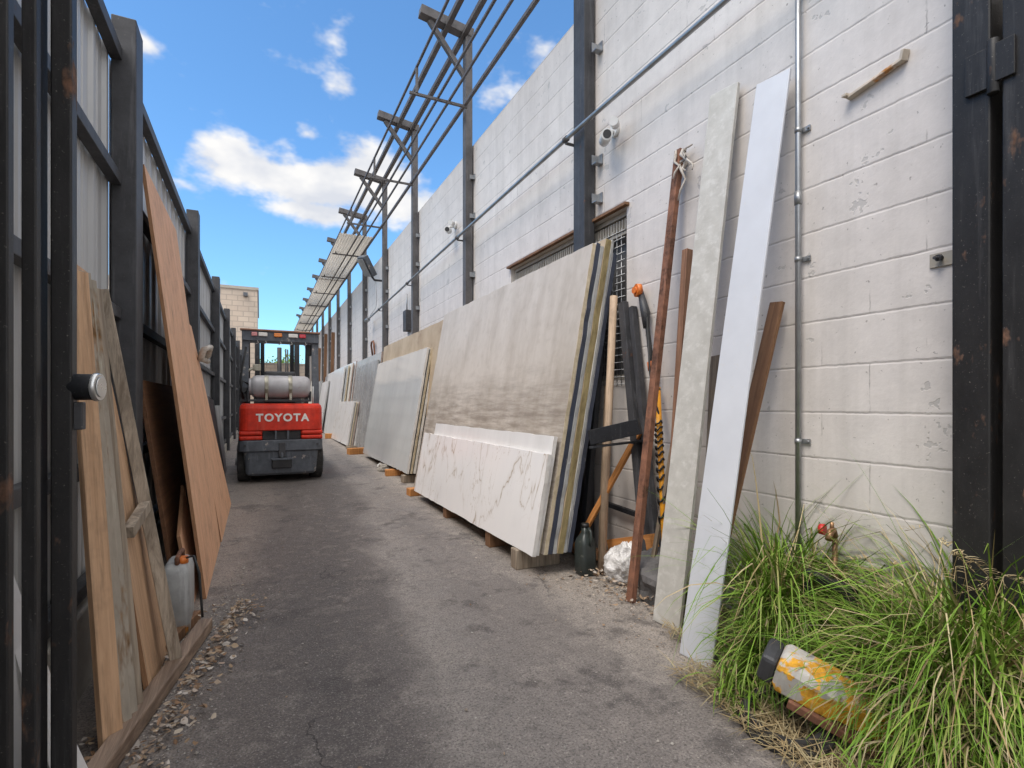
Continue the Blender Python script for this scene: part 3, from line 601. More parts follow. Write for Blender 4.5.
# stack E, tall whites
GE = 'tall pale slabs beyond the low white pile'
for i, (l, h, a, b, yn) in enumerate((('tall white slab, frontmost behind the low pile', 1.82, 'white_slab', 'edge_white', 13.9), ('tall greenish grey slab just behind the frontmost tall white slab', 1.84, 'granite2', 'edge_cream', 13.6),
                                      ('tall cream slab with a notched brown edge', 1.88, 'cream', 'edge_pink', 13.3), ('rearmost tall white slab with a speckled edge', 1.93, 'white_slab', 'edge_pink', 13.2))):
    slab(l, 1.72 + i * .055, yn, 17.4, gz(14) + .06, h, .035, 7, M[a], M[b], group=GE)
GF = 'slabs at the far end of the alley'
for i, (l, xx, ya, yb, h, a) in enumerate((('white slab leaning just past the tall pale stack, close to the forklift', 1.62, 16.6, 18.4, 1.55, 'white_slab'), ('dark grey slab seen past the tall white stack', 1.84, 17.9, 19.8, 1.80, 'granite'),
                                           ('mid grey slab leaning far down the alley', 1.66, 19.0, 21.4, 1.6, 'granite2'), ('pale slab leaning far down the alley, right beside the forklift roof post', 1.75, 21.6, 24.4, 1.75, 'cream'),
                                           ('farthest dark slab leaning on the block wall', 1.7, 24.6, 27.5, 1.5, 'granite'))):
    slab(l, xx, ya, yb, gz(ya) + .05, h, .04, 9, M[a], M['edge_grey'], group=GF)

# wooden blocks and stones under the stacks
def block(label, x, y, dx, dy, dz, mat, rz=0, name='wood_block', cat='wood block'):
    m = MB(); z = gz(y); m.box((x, y, z + dz / 2), (dx, dy, dz), Euler((0, 0, R(rz)))); return tag(m.build(name, mat, origin=(x, y, z), bevel=.006), label, cat, 'blocks propping up the slabs')
block('orange wood block under the far corner of the brown-veined slab', 1.70, 6.02, .30, .13, .085, M['orange_wood'], 4)
block('orange wood block under the near end of the polished grey stack', 1.80, 7.60, .34, .14, .09, M['orange_wood'], -6)
block('pale grey wood block next to the near corner of the polished grey stack', 1.86, 6.95, .30, .12, .10, M['grey_wood'], 5)
block('orange wood block between the polished stack and the low white pile', 1.72, 10.6, .36, .16, .12, M['orange_wood'], 8)
block('grey wood block under the near end of the low white pile', 1.82, 11.7, .30, .2, .06, M['grey_wood'], 0)
block('orange wood block under the tall white slabs beside the forklift', 1.72, 14.6, .34, .2, .13, M['orange_wood'], -8)
block('dark wood block under the brown-veined slab, nearest the steel posts', 1.72, 3.20, .34, .09, .135, M['grey_wood'], 0)
block('dark wood block under the middle of the brown-veined slab', 1.76, 3.75, .34, .09, .135, M['brown_wood'], 0)
block('dark wood block farther along under the brown-veined slab', 1.76, 4.8, .34, .09, .135, M['brown_wood'], 0)
def rock(name, label, p, r, mat, sq=(1, 1, .7), seed=1, cat='stone', group=None):
    m = MB(); bmesh.ops.create_icosphere(m.bm, subdivisions=3, radius=1)
    for v in m.bm.verts:
        n = noise.noise(v.co * 1.3 + V(seed * 3.1, 0, 0)) * .5 + noise.noise(v.co * 3.3 + V(0, seed, 0)) * .18
        v.co = Vector((v.co.x * sq[0], v.co.y * sq[1], v.co.z * sq[2])) * r * (1 + n) + Vector(p)
    return tag(m.build(name, mat, origin=(p[0], p[1], p[2] - r * sq[2])), label, cat, group)
rock('rock', 'whitish broken stone lying in front of the polished grey stack', (1.72, 8.1, gz(8) + .05), .10, M['concrete'], seed=3)
rock('rock', 'small cream stone lying under the polished grey slab', (1.80, 8.6, gz(8.6) + .03), .07, M['cream'], seed=5)
rock('rock', 'grey broken rubble lump behind the foot of the cement board', (2.02, 2.28, .10), .11, M['darkrock'], (1, 1.2, 1.1), 8)
rock('rock', 'larger dark rubble lump between the rusty bar and the cement board', (2.10, 2.42, .13), .12, M['darkrock'], (1, 1, 1.2), 9)
rock('rock', 'pale rubble lump by the wall behind the plastic bag', (2.13, 2.62, .08), .10, M['rock'], (1, 1.2, .9), 11)

# ------------------------------------------------------------------ leaning things on the right
def plank(name, label, a, b, w, th, mat, cat, group=None, face=None, bevel=.002, edge=None):
    """flat board from foot a to head b; its width runs along Y unless face says otherwise"""
    a = Vector(a); b = Vector(b); m = MB(); t = (b - a).normalized(); wdir = Vector(face or (0, 1, 0)); wdir = (wdir - t * wdir.dot(t)).normalized(); nrm = t.cross(wdir).normalized()
    L = (b - a).length
    # local frame: x = normal, y = width, z = length
    R3 = Matrix((nrm, wdir, t)).transposed()
    if R3.determinant() < 0: R3 = Matrix((-nrm, wdir, t)).transposed()
    m.box((0, 0, L / 2), (th, w, L)); o = m.build(name, mat, local=True, bevel=bevel)
    o.location = a; o.rotation_euler = R3.to_euler()
    return tag(o, label, cat, group)
plank('white_board', 'tall smooth white board leaning on the wall beside the weeds', (1.71, 1.71, .0), (2.18, 1.69, 2.66), .165, .012, M['wboard'], 'board', face=(-.14, 1, 0))
plank('cement_board', 'tall mottled grey-beige board leaning between the rusty bar and the white board', (1.85, 2.045, 0), (2.20, 1.995, 2.77), .165, .022, M['board'], 'board', face=(-.14, 1, 0))
plank('wood_board', 'brown wood board leaning behind the tall white board, its top showing on the right', (1.86, 1.84, .0), (2.20, 1.685, 1.60), .070, .02, M['brown_wood'], 'board')
plank('wood_board', 'greyish brown wood board mostly hidden behind the cement board', (2.0, 1.93, .0), (2.21, 2.05, 1.38), .09, .02, M['grey_wood'], 'board')
plank('wood_post', 'reddish split timber leaning on the wall, its top showing left of the cement board', (2.0, 2.215, 0), (2.20, 2.262, 2.0), .040, .045, M['red_wood'], 'timber')
t = thing('rusty_bar', 'long rusty square steel bar leaning on the wall with a rag tied to its top', 'bar', (1.89, 2.38, 0))
m = MB(); m.beam((1.89, 2.38, 0), (2.205, 2.33, 2.60), .050, .036, (1, 0, 0)); m.build('bar', M['rust'], t, bevel=.003)
m = MB()
for i in range(9):
    r = random.Random(i); b = Vector((2.205, 2.315, 2.56)); pts = [b + V(r.uniform(-.03, .03), r.uniform(-.03, .03), r.uniform(-.02, .05))]
    for k_ in range(5): pts.append(pts[-1] + V(r.uniform(-.02, .012), r.uniform(-.04, .025), (-.035 if i % 2 else r.uniform(-.06, .05)) * (1.6 if i == 3 else 1)))
    m.tube(pts, [.007, .010, .008, .006, .006, .004], 7)
m.build('rag', M['cloth'], t)
plank('metal_strip', 'thin grey weathered stick leaning between the orange pole and the cement board', (2.02, 2.40, .0), (2.20, 2.235, 1.48), .028, .018, M['grey_wood'], 'stick')
# steel rack: two dark posts and a black arm
t = thing('steel_rack', 'dark steel rack of two leaning posts with a black horizontal arm, behind the stack end', 'rack', (2.1, 2.75, 0))
m = MB(); m.beam((2.10, 2.47, .02), (2.195, 2.845, 1.80), .06, .045, (1, 0, 0)); m.build('post', M['steel'], t, bevel=.003)
m = MB(); m.beam((2.14, 2.42, .02), (2.215, 2.77, 1.76), .04, .045, (1, 0, 0)); m.build('post', M['steel'], t, bevel=.003)
m = MB(); m.beam((1.90, 2.80, .905), (2.08, 2.53, .985), .045, .095); m.build('arm', M['blacks'], t, bevel=.003)
m = MB(); m.beam((1.88, 2.78, .845), (2.20, 2.55, .90), .06, .012); m.build('lower_plate', M['blacks'], t)
m = MB(); m.beam((2.02, 3.08, .0), (2.14, 3.02, 1.55), .05, .04, (1, 0, 0)); m.build('rear_post', M['blacks'], t, bevel=.003)
m = MB(); m.beam((2.18, 2.40, .40), (2.2, 3.1, .42), .03, .03); m.build('low_rail', M['blacks'], t)
m = MB(); m.tube([(2.02, 2.845, .02), (2.16, 2.90, 1.85)], .026, 14); tag(m.build('wood_pole', M['dowel'], origin=(2.02, 2.845, 0)), 'round pale wood pole standing between the slab ends and the dark steel rack', 'pole')
plank('wood_stick', 'orange-brown wood strip slanting behind the round pale pole', (1.98, 3.10, .12), (2.15, 2.62, .95), .045, .02, M['orange_wood'], 'stick')
plank('wood_stick', 'short pale lath standing upright behind the slanting wood strip', (2.12, 3.0, .05), (2.19, 3.02, 1.25), .035, .02, M['dowel'], 'stick')
plank('wood_offcut', 'rough yellow-brown timber offcut lying against the foot of the rack', (2.14, 2.9, .16), (2.12, 2.45, .30), .06, .09, M['orange_wood'], 'timber', face=(1, 0, 0))
plank('wood_offcut', 'brown plank lying along the foot of the wall behind the white bag', (2.12, 3.3, .05), (2.12, 2.5, .12), .09, .06, M['brown_wood'], 'timber', face=(1, 0, 0))
# pole saw
t = thing('pole_saw', 'yellow pole tool wound with black cable, orange head up, leaning on the wall', 'pole tool', (2.0, 2.34, 0))
P0 = Vector((2.02, 2.235, .10)); P1 = Vector((2.15, 2.45, 1.02)); PM = Vector((2.19, 2.50, 1.22)); P2 = Vector((2.20, 2.615, 1.66)); P3 = Vector((2.205, 2.68, 1.90))
m = MB(); m.tube([P0, PM], .017, 12); m.build('pole', M['yellow'], t)
m = MB(); m.tube([PM - V(0, 0, .02), P1.lerp(P2, .35)], .022, 12); m.tube([P1.lerp(P2, .35), P1.lerp(P2, .9)], [.018, .014], 12); m.build('grip', M['cable'], t)
m = MB(); m.tube([P1.lerp(P2, .48), P1.lerp(P2, .56)], .027, 12); m.build('collar', M['orange'], t)
m = MB(); m.tube([P2 - V(0, .0, .06), P2 + V(0, .01, .04), P3 - V(0, 0, .05)], [.020, .030, .018], 12); m.build('motor', M['fdark'], t)
m = MB(); m.tube([P3 + V(.0, .0, -.05), P3 + V(-.03, .01, -.05)], .042, 20); m.tube([P3 + V(-.03, .01, -.05), P3 + V(-.045, .01, -.05)], .022, 16); m.build('head', M['orange'], t)
m = MB(); pts = []
for i in range(170):
    f = i / 169; f2 = .30 + .70 * f; ctr = P0.lerp(P1, f2); a = (f ** 1.7) * 2 * PI * 12; pts.append(ctr + V(math.cos(a) * .021, math.sin(a) * .023, .010 * math.sin(3 * a)))
pts = [P0 + V(-.03, -.06, .02), P0 + V(-.05, -.02, .12)] + pts + [P1 + V(-.03, .01, .15), P1 + V(-.03, .04, .30), P2 + V(-.02, -.03, .0)]
m.tube(pts, .006, 6); m.build('cable', M['cable'], t)
# black jug
t = thing('plastic_jug', 'black plastic jug standing at the foot of the slab stack', 'jug', (1.93, 2.90, 0))
m = MB(); m.loft([rrect(1.93 - a, 1.93 + a, 2.90 - a * 1.0, 2.90 + a * 1.0, z, min(a * .55, .03)) for z, a in ((.002, .050), (.012, .058), (.10, .059), (.20, .058), (.235, .050), (.262, .030), (.275, .022), (.31, .021))], True); m.build('body', M['jug'], t)
m = MB(); m.tube([(1.93, 2.90, .31), (1.93, 2.90, .335)], .025, 16); m.build('cap', M['cable'], t)
m = MB(); m.tube([(1.93, 2.862, .31), (1.93, 2.835, .29), (1.93, 2.83, .24), (1.93, 2.845, .20)], .010, 8); m.build('handle', M['jug'], t)
# plastic bag: crumpled
m = MB(); bmesh.ops.create_icosphere(m.bm, subdivisions=5, radius=1)
for v in m.bm.verts:
    c = v.co.copy(); n = noise.noise(c * 1.4) * .35; rdg = 0
    for kk, am in ((2.6, .16), (5.5, .085), (11, .035)): rdg += (1 - 2 * abs(noise.noise(c * kk + V(5, 1, 2)))) * am
    s_ = 1 + n + rdg - .15; z = c.z * s_; top = max(0, z)
    v.co = V(2.06 + c.x * s_ * .105 * (1 - .35 * top), 2.66 + c.y * s_ * .145 * (1 - .35 * top) - .03 * top, max(.0, .105 + z * (.125 + .03 * top)))
for f in m.bm.faces: f.smooth = True
tag(m.build('plastic_bag', M['bag'], origin=(2.06, 2.66, 0)), 'crumpled white plastic bag lying among dead leaves at the foot of the wall', 'bag')

# ------------------------------------------------------------------ machine, faucet and pipe frame in the weeds
def loc_thing(name, label, cat, loc, rot): return thing(name, label, cat, loc, None, rot)
t = loc_thing('metal_casting', 'dumped metal machine housing with flaking yellow paint lying in the weeds', 'machine part', (1.655, 1.075, .15), (R(14), R(16), R(-62)))
def lb(f, name, mat, parent, bevel=.006):
    m = MB(); f(m); o = m.build(name, mat, local=True, bevel=bevel); o.parent = parent; return o
# local x = length of the casting
lb(lambda m: m.loft([[V(x, y0, z0), V(x, y1, z0), V(x, y1, z1 * .8), V(x, y1 * .75, z1), V(x, y0 * .75, z1), V(x, y0, z1 * .8)] for x, y0, y1, z0, z1 in
                     ((-.17, -.062, .062, .02, .10), (-.155, -.070, .070, .0, .112), (0, -.068, .068, 0, .108), (.03, -.058, .058, .005, .098), (.16, -.052, .052, .005, .10), (.18, -.044, .044, .015, .085))]), 'housing', M['crust'], t, .007)
lb(lambda m: m.box((-.195, 0, .05), (.05, .12, .10)), 'end_cap', M['fdark'], t, .014)
for (a, b) in ((.07, .02), (.12, -.012), (.14, .030)):
    lb(lambda m: m.tube([(a, b, .09), (a, b, .107)], .012, 12), 'bolt_hole', M['dark'], t, 0)
lb(lambda m: m.tube([(.09, .035, .09), (.09, .035, .118)], .018, 10), 'knob', M['fgrey'], t, .002)
lb(lambda m: m.box((.02, -.055, -.015), (.26, .05, .03)), 'lower_rail', M['rust'], t, .004)
m = MB()
for k in range(3):
    pts = [V(1.60 + (.125 - .012 * k) * math.cos(a) * .9, 1.20 + (.15 - .01 * k) * math.sin(a), .045 + .012 * k + .035 * math.cos(a)) for a in [2 * PI * i / 40 for i in range(41)]]
    m.tube(pts, .013, 8, False)
tag(m.build('hose_coil', M['rubber'], origin=(1.6, 1.2, .03)), 'flat coil of old grey hose lying under the yellow machine housing', 'hose')
t = thing('faucet', 'old outdoor tap with a red knob sticking out of the weeds by the wall', 'tap', (2.17, 1.40, .1))
m = MB(); m.tube([(2.19, 1.405, .1), (2.19, 1.405, .56)], .011, 10); m.build('riser', M['brassy'], t)
m = MB(); m.tube([(2.19, 1.405, .56), (2.17, 1.40, .59), (2.13, 1.385, .59), (2.11, 1.38, .56)], .014, 10); m.tube([(2.16, 1.398, .59), (2.16, 1.398, .625)], .008, 8); m.build('spout', M['brassy'], t)
m = MB(); m.tube([(2.155, 1.425, .588), (2.150, 1.445, .588)], [.024, .022], 12); m.build('knob', M['redp'], t)
t = thing('pipe_frame', 'bent black steel angle bracket standing in the weeds below the tap', 'bracket', (2.0, 1.22, .05))
m = MB(); m.beam((2.02, 1.42, .43), (1.98, 1.20, .42), .045, .03); m.build('top_bar', M['blacks'], t, bevel=.004)
m = MB(); m.beam((1.98, 1.21, .435), (1.96, 1.18, .12), .04, .035, (1, 0, 0)); m.build('leg', M['blacks'], t, bevel=.004)
m = MB(); m.beam((2.02, 1.415, .44), (1.98, 1.34, .12), .03, .03, (1, 0, 0)); m.build('leg', M['blacks'], t, bevel=.004)
# broad dull leaves beside the casting
t = thing('broadleaf_weed', 'low weed with broad dull grey-green leaves behind the yellow housing', 'plant', (1.80, 1.22, .1))
for i, (dx, dy, ln, aa) in enumerate(((0, 0, .15, 200), (.02, -.03, .13, 290), (.03, .03, .14, 140), (0, -.05, .12, 330), (.05, 0, .12, 250))):
    m = MB(); bm = m.bm; d = V(math.cos(R(aa)), math.sin(R(aa)), 0); pn = V(-d.y, d.x, 0); rr = []
    for k in range(9):
        f = k / 8; w = .052 * math.sin(PI * min(1, f * .96 + .04)) ** .7; c = V(1.80 + dx, 1.22 + dy, .16) + d * ln * f + V(0, 0, .07 * math.sin(f * PI * .8) - .02 * f)
        rr.append([bm.verts.new(c + pn * w * s_ + V(0, 0, .016 * abs(s_) + .006 * noise.noise((k, s_ * 3, i)))) for s_ in (-1, -.5, 0, .5, 1)])
    for a, b in zip(rr, rr[1:]):
        for j in range(4): f_ = bm.faces.new((a[j], a[j + 1], b[j + 1], b[j])); f_.smooth = True
    m.build('leaf', M['greyleaf'], t)

# ------------------------------------------------------------------ grass
def soil_z(x, y): return .02 + .07 * max(0, min(1, (x - 1.6) / .6))
def through(p):
    """a blade stops where it would pass through one of the two leaning boards"""
    if 1.59 < p.y < 1.81 and abs(p.x - 1.715 - .177 * p.z) < .030: return True
    return 1.93 < p.y < 2.15 and abs(p.x - 1.85 - .126 * p.z) < .030
def blade(bm, p, ln, ang, lean, w, droop, rnd, seg=6):
    d = V(math.cos(ang), math.sin(ang), 0); side = V(-d.y, d.x, 0); tw = rnd.uniform(-.5, .5); side = (side + V(0, 0, tw)).normalized()
    pts = []; cur = Vector(p); th_ = lean
    prev = None; kink = rnd.choice((0, 0, 0, 0, 3, 4, 5))
    for k in range(seg + 1):
        f = k / seg; ww = w * (1 - f ** 1.8) + .0003
        if through(cur): break
        a = cur - side * ww / 2; b = cur + side * ww / 2
        if cur.x + abs(side.x) * ww > WX - .004:
            sh = cur.x + abs(side.x) * ww - (WX - .004); a.x -= sh; b.x -= sh
        q = (bm.verts.new(a), bm.verts.new(b))
        if prev: bm.faces.new((prev[0], prev[1], q[1], q[0])).smooth = True
        prev = q; cur = cur + (d * math.sin(th_) + V(0, 0, math.cos(th_))) * ln / seg; th_ += droop / seg; th_ += (.9 if (kink and k == kink) else 0)
def tuft_h(x, y):
    """height of the grass over its patch"""
    h = .25 + .24 * math.exp(-((y - 1.66) / .20) ** 2) - .10 * math.exp(-((y - 1.27) / .12) ** 2) + .20 * math.exp(-((y - .86) / .20) ** 2)
    h *= .45 + .85 * max(0, min(1, (x - 1.50) / .45)); return max(.07, h)
def grass():
    rnd = random.Random(11); m = MB(); bm = m.bm; m2 = MB(); bm2 = m2.bm
    tufts = []
    while len(tufts) < 900:
        y = rnd.uniform(.35, 2.0); x = rnd.uniform(1.47, 2.22)
        if x < 1.52 + .13 * (y - 1.0) + .05 * noise.noise((y * 5, 0, 0)): continue
        if y > 1.45 and x < 1.76 + (y - 1.45) * 1.5: continue
        if abs(x - 1.65) < .13 and abs(y - 1.09) < .22 or (x < 1.66 and .75 < y < 1.35 and rnd.random() < .85): continue     # the casting keeps its place clear
        if x < 1.66 and y < 1.45 and rnd.random() < .55: continue
        if math.hypot(x - 2.0, (y - 1.27)) < .14 and rnd.random() < .8: continue
        tufts.append((x, y))
    for (x, y) in tufts:
        hh = tuft_h(x, y) * rnd.uniform(.7, 1.2); near = y < 1.35
        base_a = rnd.uniform(0, 2 * PI)
        for b in range(rnd.randint(20, 32)):
            a = rnd.uniform(0, 2 * PI) if rnd.random() < .6 else rnd.gauss(PI * 1.3, .8); ln = hh * rnd.uniform(.55, 1.45) * (.5 if (y > 1.5 and x < 1.98) else .8 if (x < 1.75 and y < 1.4) else 1)
            p = (x + rnd.gauss(0, .022), y + rnd.gauss(0, .022), soil_z(x, y) - .015)
            dry = rnd.random() < (.15 + (.13 if y < .95 else 0))
            blade(bm2 if dry else bm, p, ln, a, abs(rnd.gauss(.18, .2)), rnd.uniform(.0055, .0125), rnd.uniform(.7, 2.6), rnd, 7)
    for _ in range(26):          # sparse short tufts among the rubble behind the boards
        x = rnd.uniform(2.08, 2.2); y = rnd.uniform(1.95, 2.6)
        for b in range(7): blade(bm, (x + rnd.gauss(0, .01), y + rnd.gauss(0, .01), .03), rnd.uniform(.08, .22), rnd.uniform(0, 6.3), rnd.uniform(0, .5), .005, 1.2, rnd, 5)
    # long stray stalks
    for (x, y, ln, a, le, dr, w) in ((2.12, .98, .88, 2.0, .10, .9, .007), (2.1, .95, 1.0, 1.7, .12, .55, .006), (2.14, 1.0, .82, 1.5, .22, 1.0, .007), (2.1, 1.2, .62, 2.3, .2, 1.1, .006), (2.12, 1.62, .55, 1.8, .1, .6, .005), (2.12, 1.5, .52, 1.2, .2, .5, .005), (2.05, 1.78, .5, 2.9, .3, 1.2, .005)):
        blade(bm, (x, y, .08), ln, a, le, w, dr, rnd, 14)
    tag(m.build('grass', M['grass']), 'overgrown green grass along the foot of the wall beside the gate post', 'grass', kind='stuff')
    # dead thatch lying at the pavement edge
    for i in range(4200):
        y = rnd.uniform(.3, 2.0); e = 1.50 + .13 * (y - 1); x = rnd.uniform(e - .06, e + .22) + (.2 if y > 1.65 else 0)
        blade(bm2, (x, y, .02 + rnd.random() * .03), rnd.uniform(.03, .13), rnd.uniform(0, 6.3), rnd.uniform(1.0, 1.6), rnd.uniform(.002, .005), rnd.uniform(0, .3), rnd, 3)
    for i in range(18):       # feathery seed heads
        y = rnd.uniform(.62, 1.05); x = rnd.uniform(1.85, 2.15); z = soil_z(x, y); a = rnd.uniform(0, 6.3); hgt = rnd.uniform(.42, .62)
        top = V(x + .08 * math.cos(a), y + .08 * math.sin(a), z + hgt); m2.tube([(x, y, z), (x, y, z + hgt * .6), top, top + V(.07 * math.cos(a), .07 * math.sin(a), -.03)], .0011, 4)
        for k_ in range(9): blade(bm2, top + V(.008 * k_ * math.cos(a), .008 * k_ * math.sin(a), -.003 * k_), .035, a + rnd.uniform(-1.2, 1.2), 1.2, .0035, .7, rnd, 3)
    tag(m2.build('dry_grass', M['straw']), 'dry straw-coloured blades and seed heads mixed into the weeds', 'grass', kind='stuff')
grass()

# ------------------------------------------------------------------ gate posts and leaves
t = thing('gate_post', 'heavy black steel gate post standing against the end of the white wall', 'post', (2.15, .895, 0))
m = MB(); m.box((2.165, .897, 2.4), (.13, .105, 4.8)); m.build('tube', M['black'], t, bevel=.006)
m = MB(); m.box((2.092, .872, 2.19), (.012, .07, .13)); m.tube([(2.085, .832, 2.10), (2.085, .832, 2.27)], .016, 12); m.build('hinge', M['black'], t, bevel=.002)
t = thing('gate_leaf', 'open black steel gate leaf folded back at the right edge of the photo', 'gate', (2.1, .75, .05))
m = MB(); m.box((2.11, .782, 1.32), (.05, .056, 2.36)); m.build('stile', M['black'], t, bevel=.004)
m = MB(); m.box((2.078, .80, 2.19), (.010, .05, .12)); m.build('hinge_plate', M['black'], t, bevel=.002)
for i in range(8):
    m = MB(); m.box((2.12, .69 - .11 * i, 1.3), (.04, .04, 2.4)); m.build('bar', M['black'], t, bevel=.003)
for z in (.18, 1.3, 2.42):
    m = MB(); m.box((2.165, .33, z), (.04, .95, .05)); m.build('rail', M['black'], t)
m = MB(); m.box((2.20, .33, 1.3), (.006, .98, 2.3)); m.build('sheet', M['blacks'], t)

GX = -.462
t = thing('gate_leaf', 'open black barred gate leaf with a round lock, at the left edge of the photo', 'gate', (GX, 1.66, .0))
m = MB(); m.box((GX + .022, 1.66, 1.5), (.042, .045, 3.0)); m.build('stile', M['black'], t, bevel=.004)
m = MB(); m.box((GX - .015, 1.625, 1.5), (.016, .05, 3.0)); m.build('channel', M['blacks'], t)
for y in (1.525, 1.38, 1.245, 1.11, .975, .84):
    m = MB(); m.box((GX + .0, y, 1.5), (.026, .030, 3.0)); m.build('bar', M['black'], t, bevel=.003)
for z in (.1, 2.93):
    m = MB(); m.box((GX, 1.2, z), (.03, .9, .04)); m.build('rail', M['black'], t)
lk = MB(); lk.tube([(GX + .036, 1.67, 1.163), (GX + .085, 1.66, 1.163)], .033, 24); lo = lk.build('lock', M['blacks'], t, bevel=.003)
m = MB(); m.tube([(GX + .085, 1.66, 1.163), (GX + .096, 1.658, 1.163)], [.037, .034], 24); m.tube([(GX + .096, 1.658, 1.163), (GX + .099, 1.6575, 1.163)], .026, 20); m.build('lock_face', M['chrome'], lo, bevel=.002)
m = MB(); m.box((GX + .05, 1.67, 1.09), (.02, .03, .07)); m.build('latch', M['steel'], lo, bevel=.003)

# ------------------------------------------------------------------ left fence
FX = -.665
FP = [.15, 3.29, 6.24, 9.3, 12.3, 15.3, 18.3, 21.3, 24.3]
t = thing('metal_fence', 'tall fence of grey ribbed metal sheets between dark steel posts along the left side', 'fence', (FX, 3.3, 0))
for i, y in enumerate(FP):
    m = MB(); tp = 3.08 - (.02 if i == 1 else 0)
    m.box((FX + .05, y, tp / 2), (.105, .17, tp)); m.build('post', M['steel'], t, bevel=.005)
for i, (ya, yb) in enumerate(zip(FP, FP[1:])):
    ya += .08; yb -= .08
    for z, hgt in ((2.87, .065), (2.24, .055), (1.57, .055), (.85, .055), (.38, .055)):
        m = MB(); m.box((FX + .018, (ya + yb) / 2, z), (.05, yb - ya, hgt)); m.build('rail', M['steel'], t, bevel=.003)
    m = MB(); bm = m.bm; y = ya; pr = []
    while y < yb:
        for dy, dx in ((0, 0), (.012, .018), (.045, .018), (.057, 0), (.13, 0), (.136, .006), (.15, .006), (.156, 0)):
            if y + dy < yb: pr.append((y + dy, dx))
        y += .225
    pr.append((yb, 0))
    pr = [(ya - .07, 0)] + pr + [(yb + .07, 0)]; A = [bm.verts.new((FX - .03 + dx, yy_, .22)) for yy_, dx in pr]; B = [bm.verts.new((FX - .03 + dx, yy_, 2.89)) for yy_, dx in pr]
    for k_ in range(len(pr) - 1): bm.faces.new((A[k_], A[k_ + 1], B[k_ + 1], B[k_]))
    o = m.build('sheet', M['sheet'], t); q = o.modifiers.new('thick', 'SOLIDIFY'); q.thickness = .0015
m = MB(); m.box((FX - .02, 12, .11), (.14, 25, .42)); o = m.build('concrete_curb', M['concrete'], origin=(FX, 12, 0), bevel=.01); tag(o, 'low rough concrete curb under the grey metal fence', 'curb')

# ------------------------------------------------------------------ timber and sheets on the left
t = thing('plywood_sheet', 'tall orange plywood sheet leaning on the fence post', 'plywood', (-.31, 3.50, 0))
def lsheet(pts, y_off=0): pass
def leansheet(name, label, foot, head, yn, yf, th, mat, edge, cat, outline=None, group=None):
    """sheet leaning to the left; foot and head are (x, z) of its alley face"""
    dx = head[0] - foot[0]; dz = head[1] - foot[1]; L = math.hypot(dx, dz); m = MB(); bm = m.bm
    out = outline or [(0, 0), (yf - yn, 0), (yf - yn, L), (0, L)]
    A = [bm.verts.new((0, a, b)) for a, b in out]; B = [bm.verts.new((-th, a, b)) for a, b in out]
    bm.faces.new(A[::-1]); bm.faces.new(B); n = len(out)
    for i in range(n): f = bm.faces.new((A[i], A[(i + 1) % n], B[(i + 1) % n], B[i])); f.material_index = 1
    o = m.build(name, [mat, edge], local=True, bevel=.001); o.location = (foot[0], yn, foot[1]); o.rotation_euler = (0, math.atan2(dx, dz), 0)
    return tag(o, label, cat, group)
bpy.data.objects.remove(t)
leansheet('plywood_sheet', 'tall orange plywood sheet leaning against the fence, largest on the left', (-.275, .005), (-.57, 2.43), 3.45, 4.67, .018, M['ply'], M['plyedge'], 'plywood')
leansheet('plywood_sheet', 'second plywood sheet, shorter, showing beyond the far edge of the tall one', (-.27, .02), (-.54, 1.80), 4.72, 6.35, .018, M['ply'], M['plyedge'], 'plywood',
          outline=[(0, 0), (1.63, 0), (1.25, .62), (.62, 1.80), (0, 1.80)])
leansheet('dark_board', 'dark brown board standing in the shade behind the tall plywood sheet', (-.40, .0), (-.57, 1.25), 3.38, 4.5, .02, M['plydark'], M['plydark'], 'board')
leansheet('plywood_offcut', 'small reddish plywood offcut beside the grey can, in front of the dark board', (-.33, .0), (-.43, .62), 3.36, 3.95, .018, M['ply'], M['plyedge'], 'plywood', outline=[(0, 0), (.55, 0), (.5, .62), (.02, .40)])
leansheet('black_panel', 'narrow black panel with a pale edge leaning on the fence before the forklift', (-.40, gz(7)), (-.53, 1.25), 6.75, 7.9, .03, M['fdark'], M['edge_grey'], 'panel', outline=[(0, 0), (1.15, 0), (.75, 1.1), (.0, 1.15)])
leansheet('grey_panel', 'grey metal sheet leaning on the fence between the black panel and the forklift', (-.45, gz(8)), (-.55, 1.1), 8.2, 9.1, .02, M['sheet'], M['edge_grey'], 'panel')
leansheet('white_slab', 'white slab leaning inside the left gate, seen between its bars', (-.497, .0), (-.60, 1.05), 1.3, 2.06, .02, M['white_slab'], M['edge_white'], 'slab', outline=[(0, 0), (.76, 0), (.40, .80), (0, 1.05)])
leansheet('white_offcut', 'pointed white slab offcut standing just past the left gate stile, in the bottom left corner', (-.435, .0), (-.60, .75), 1.70, 1.93, .02, M['white_slab'], M['edge_white'], 'slab', outline=[(0, 0), (.22, 0), (.02, .76), (0, .76)])
m = MB(); pts = [V(-.50, 5.55, 1.55), V(-.47, 5.5, 1.60), V(-.45, 5.45, 1.54), V(-.42, 5.4, 1.56), V(-.40, 5.35, 1.62), V(-.44, 5.3, 1.60), V(-.47, 5.35, 1.52), V(-.42, 5.45, 1.50)]
m.tube(pts, [.02, .03, .035, .03, .03, .026, .03, .02], 8); tag(m.build('rag', M['cloth'], origin=pts[0]), 'twisted tan rag hung at the fence post above the second plywood sheet', 'rag')
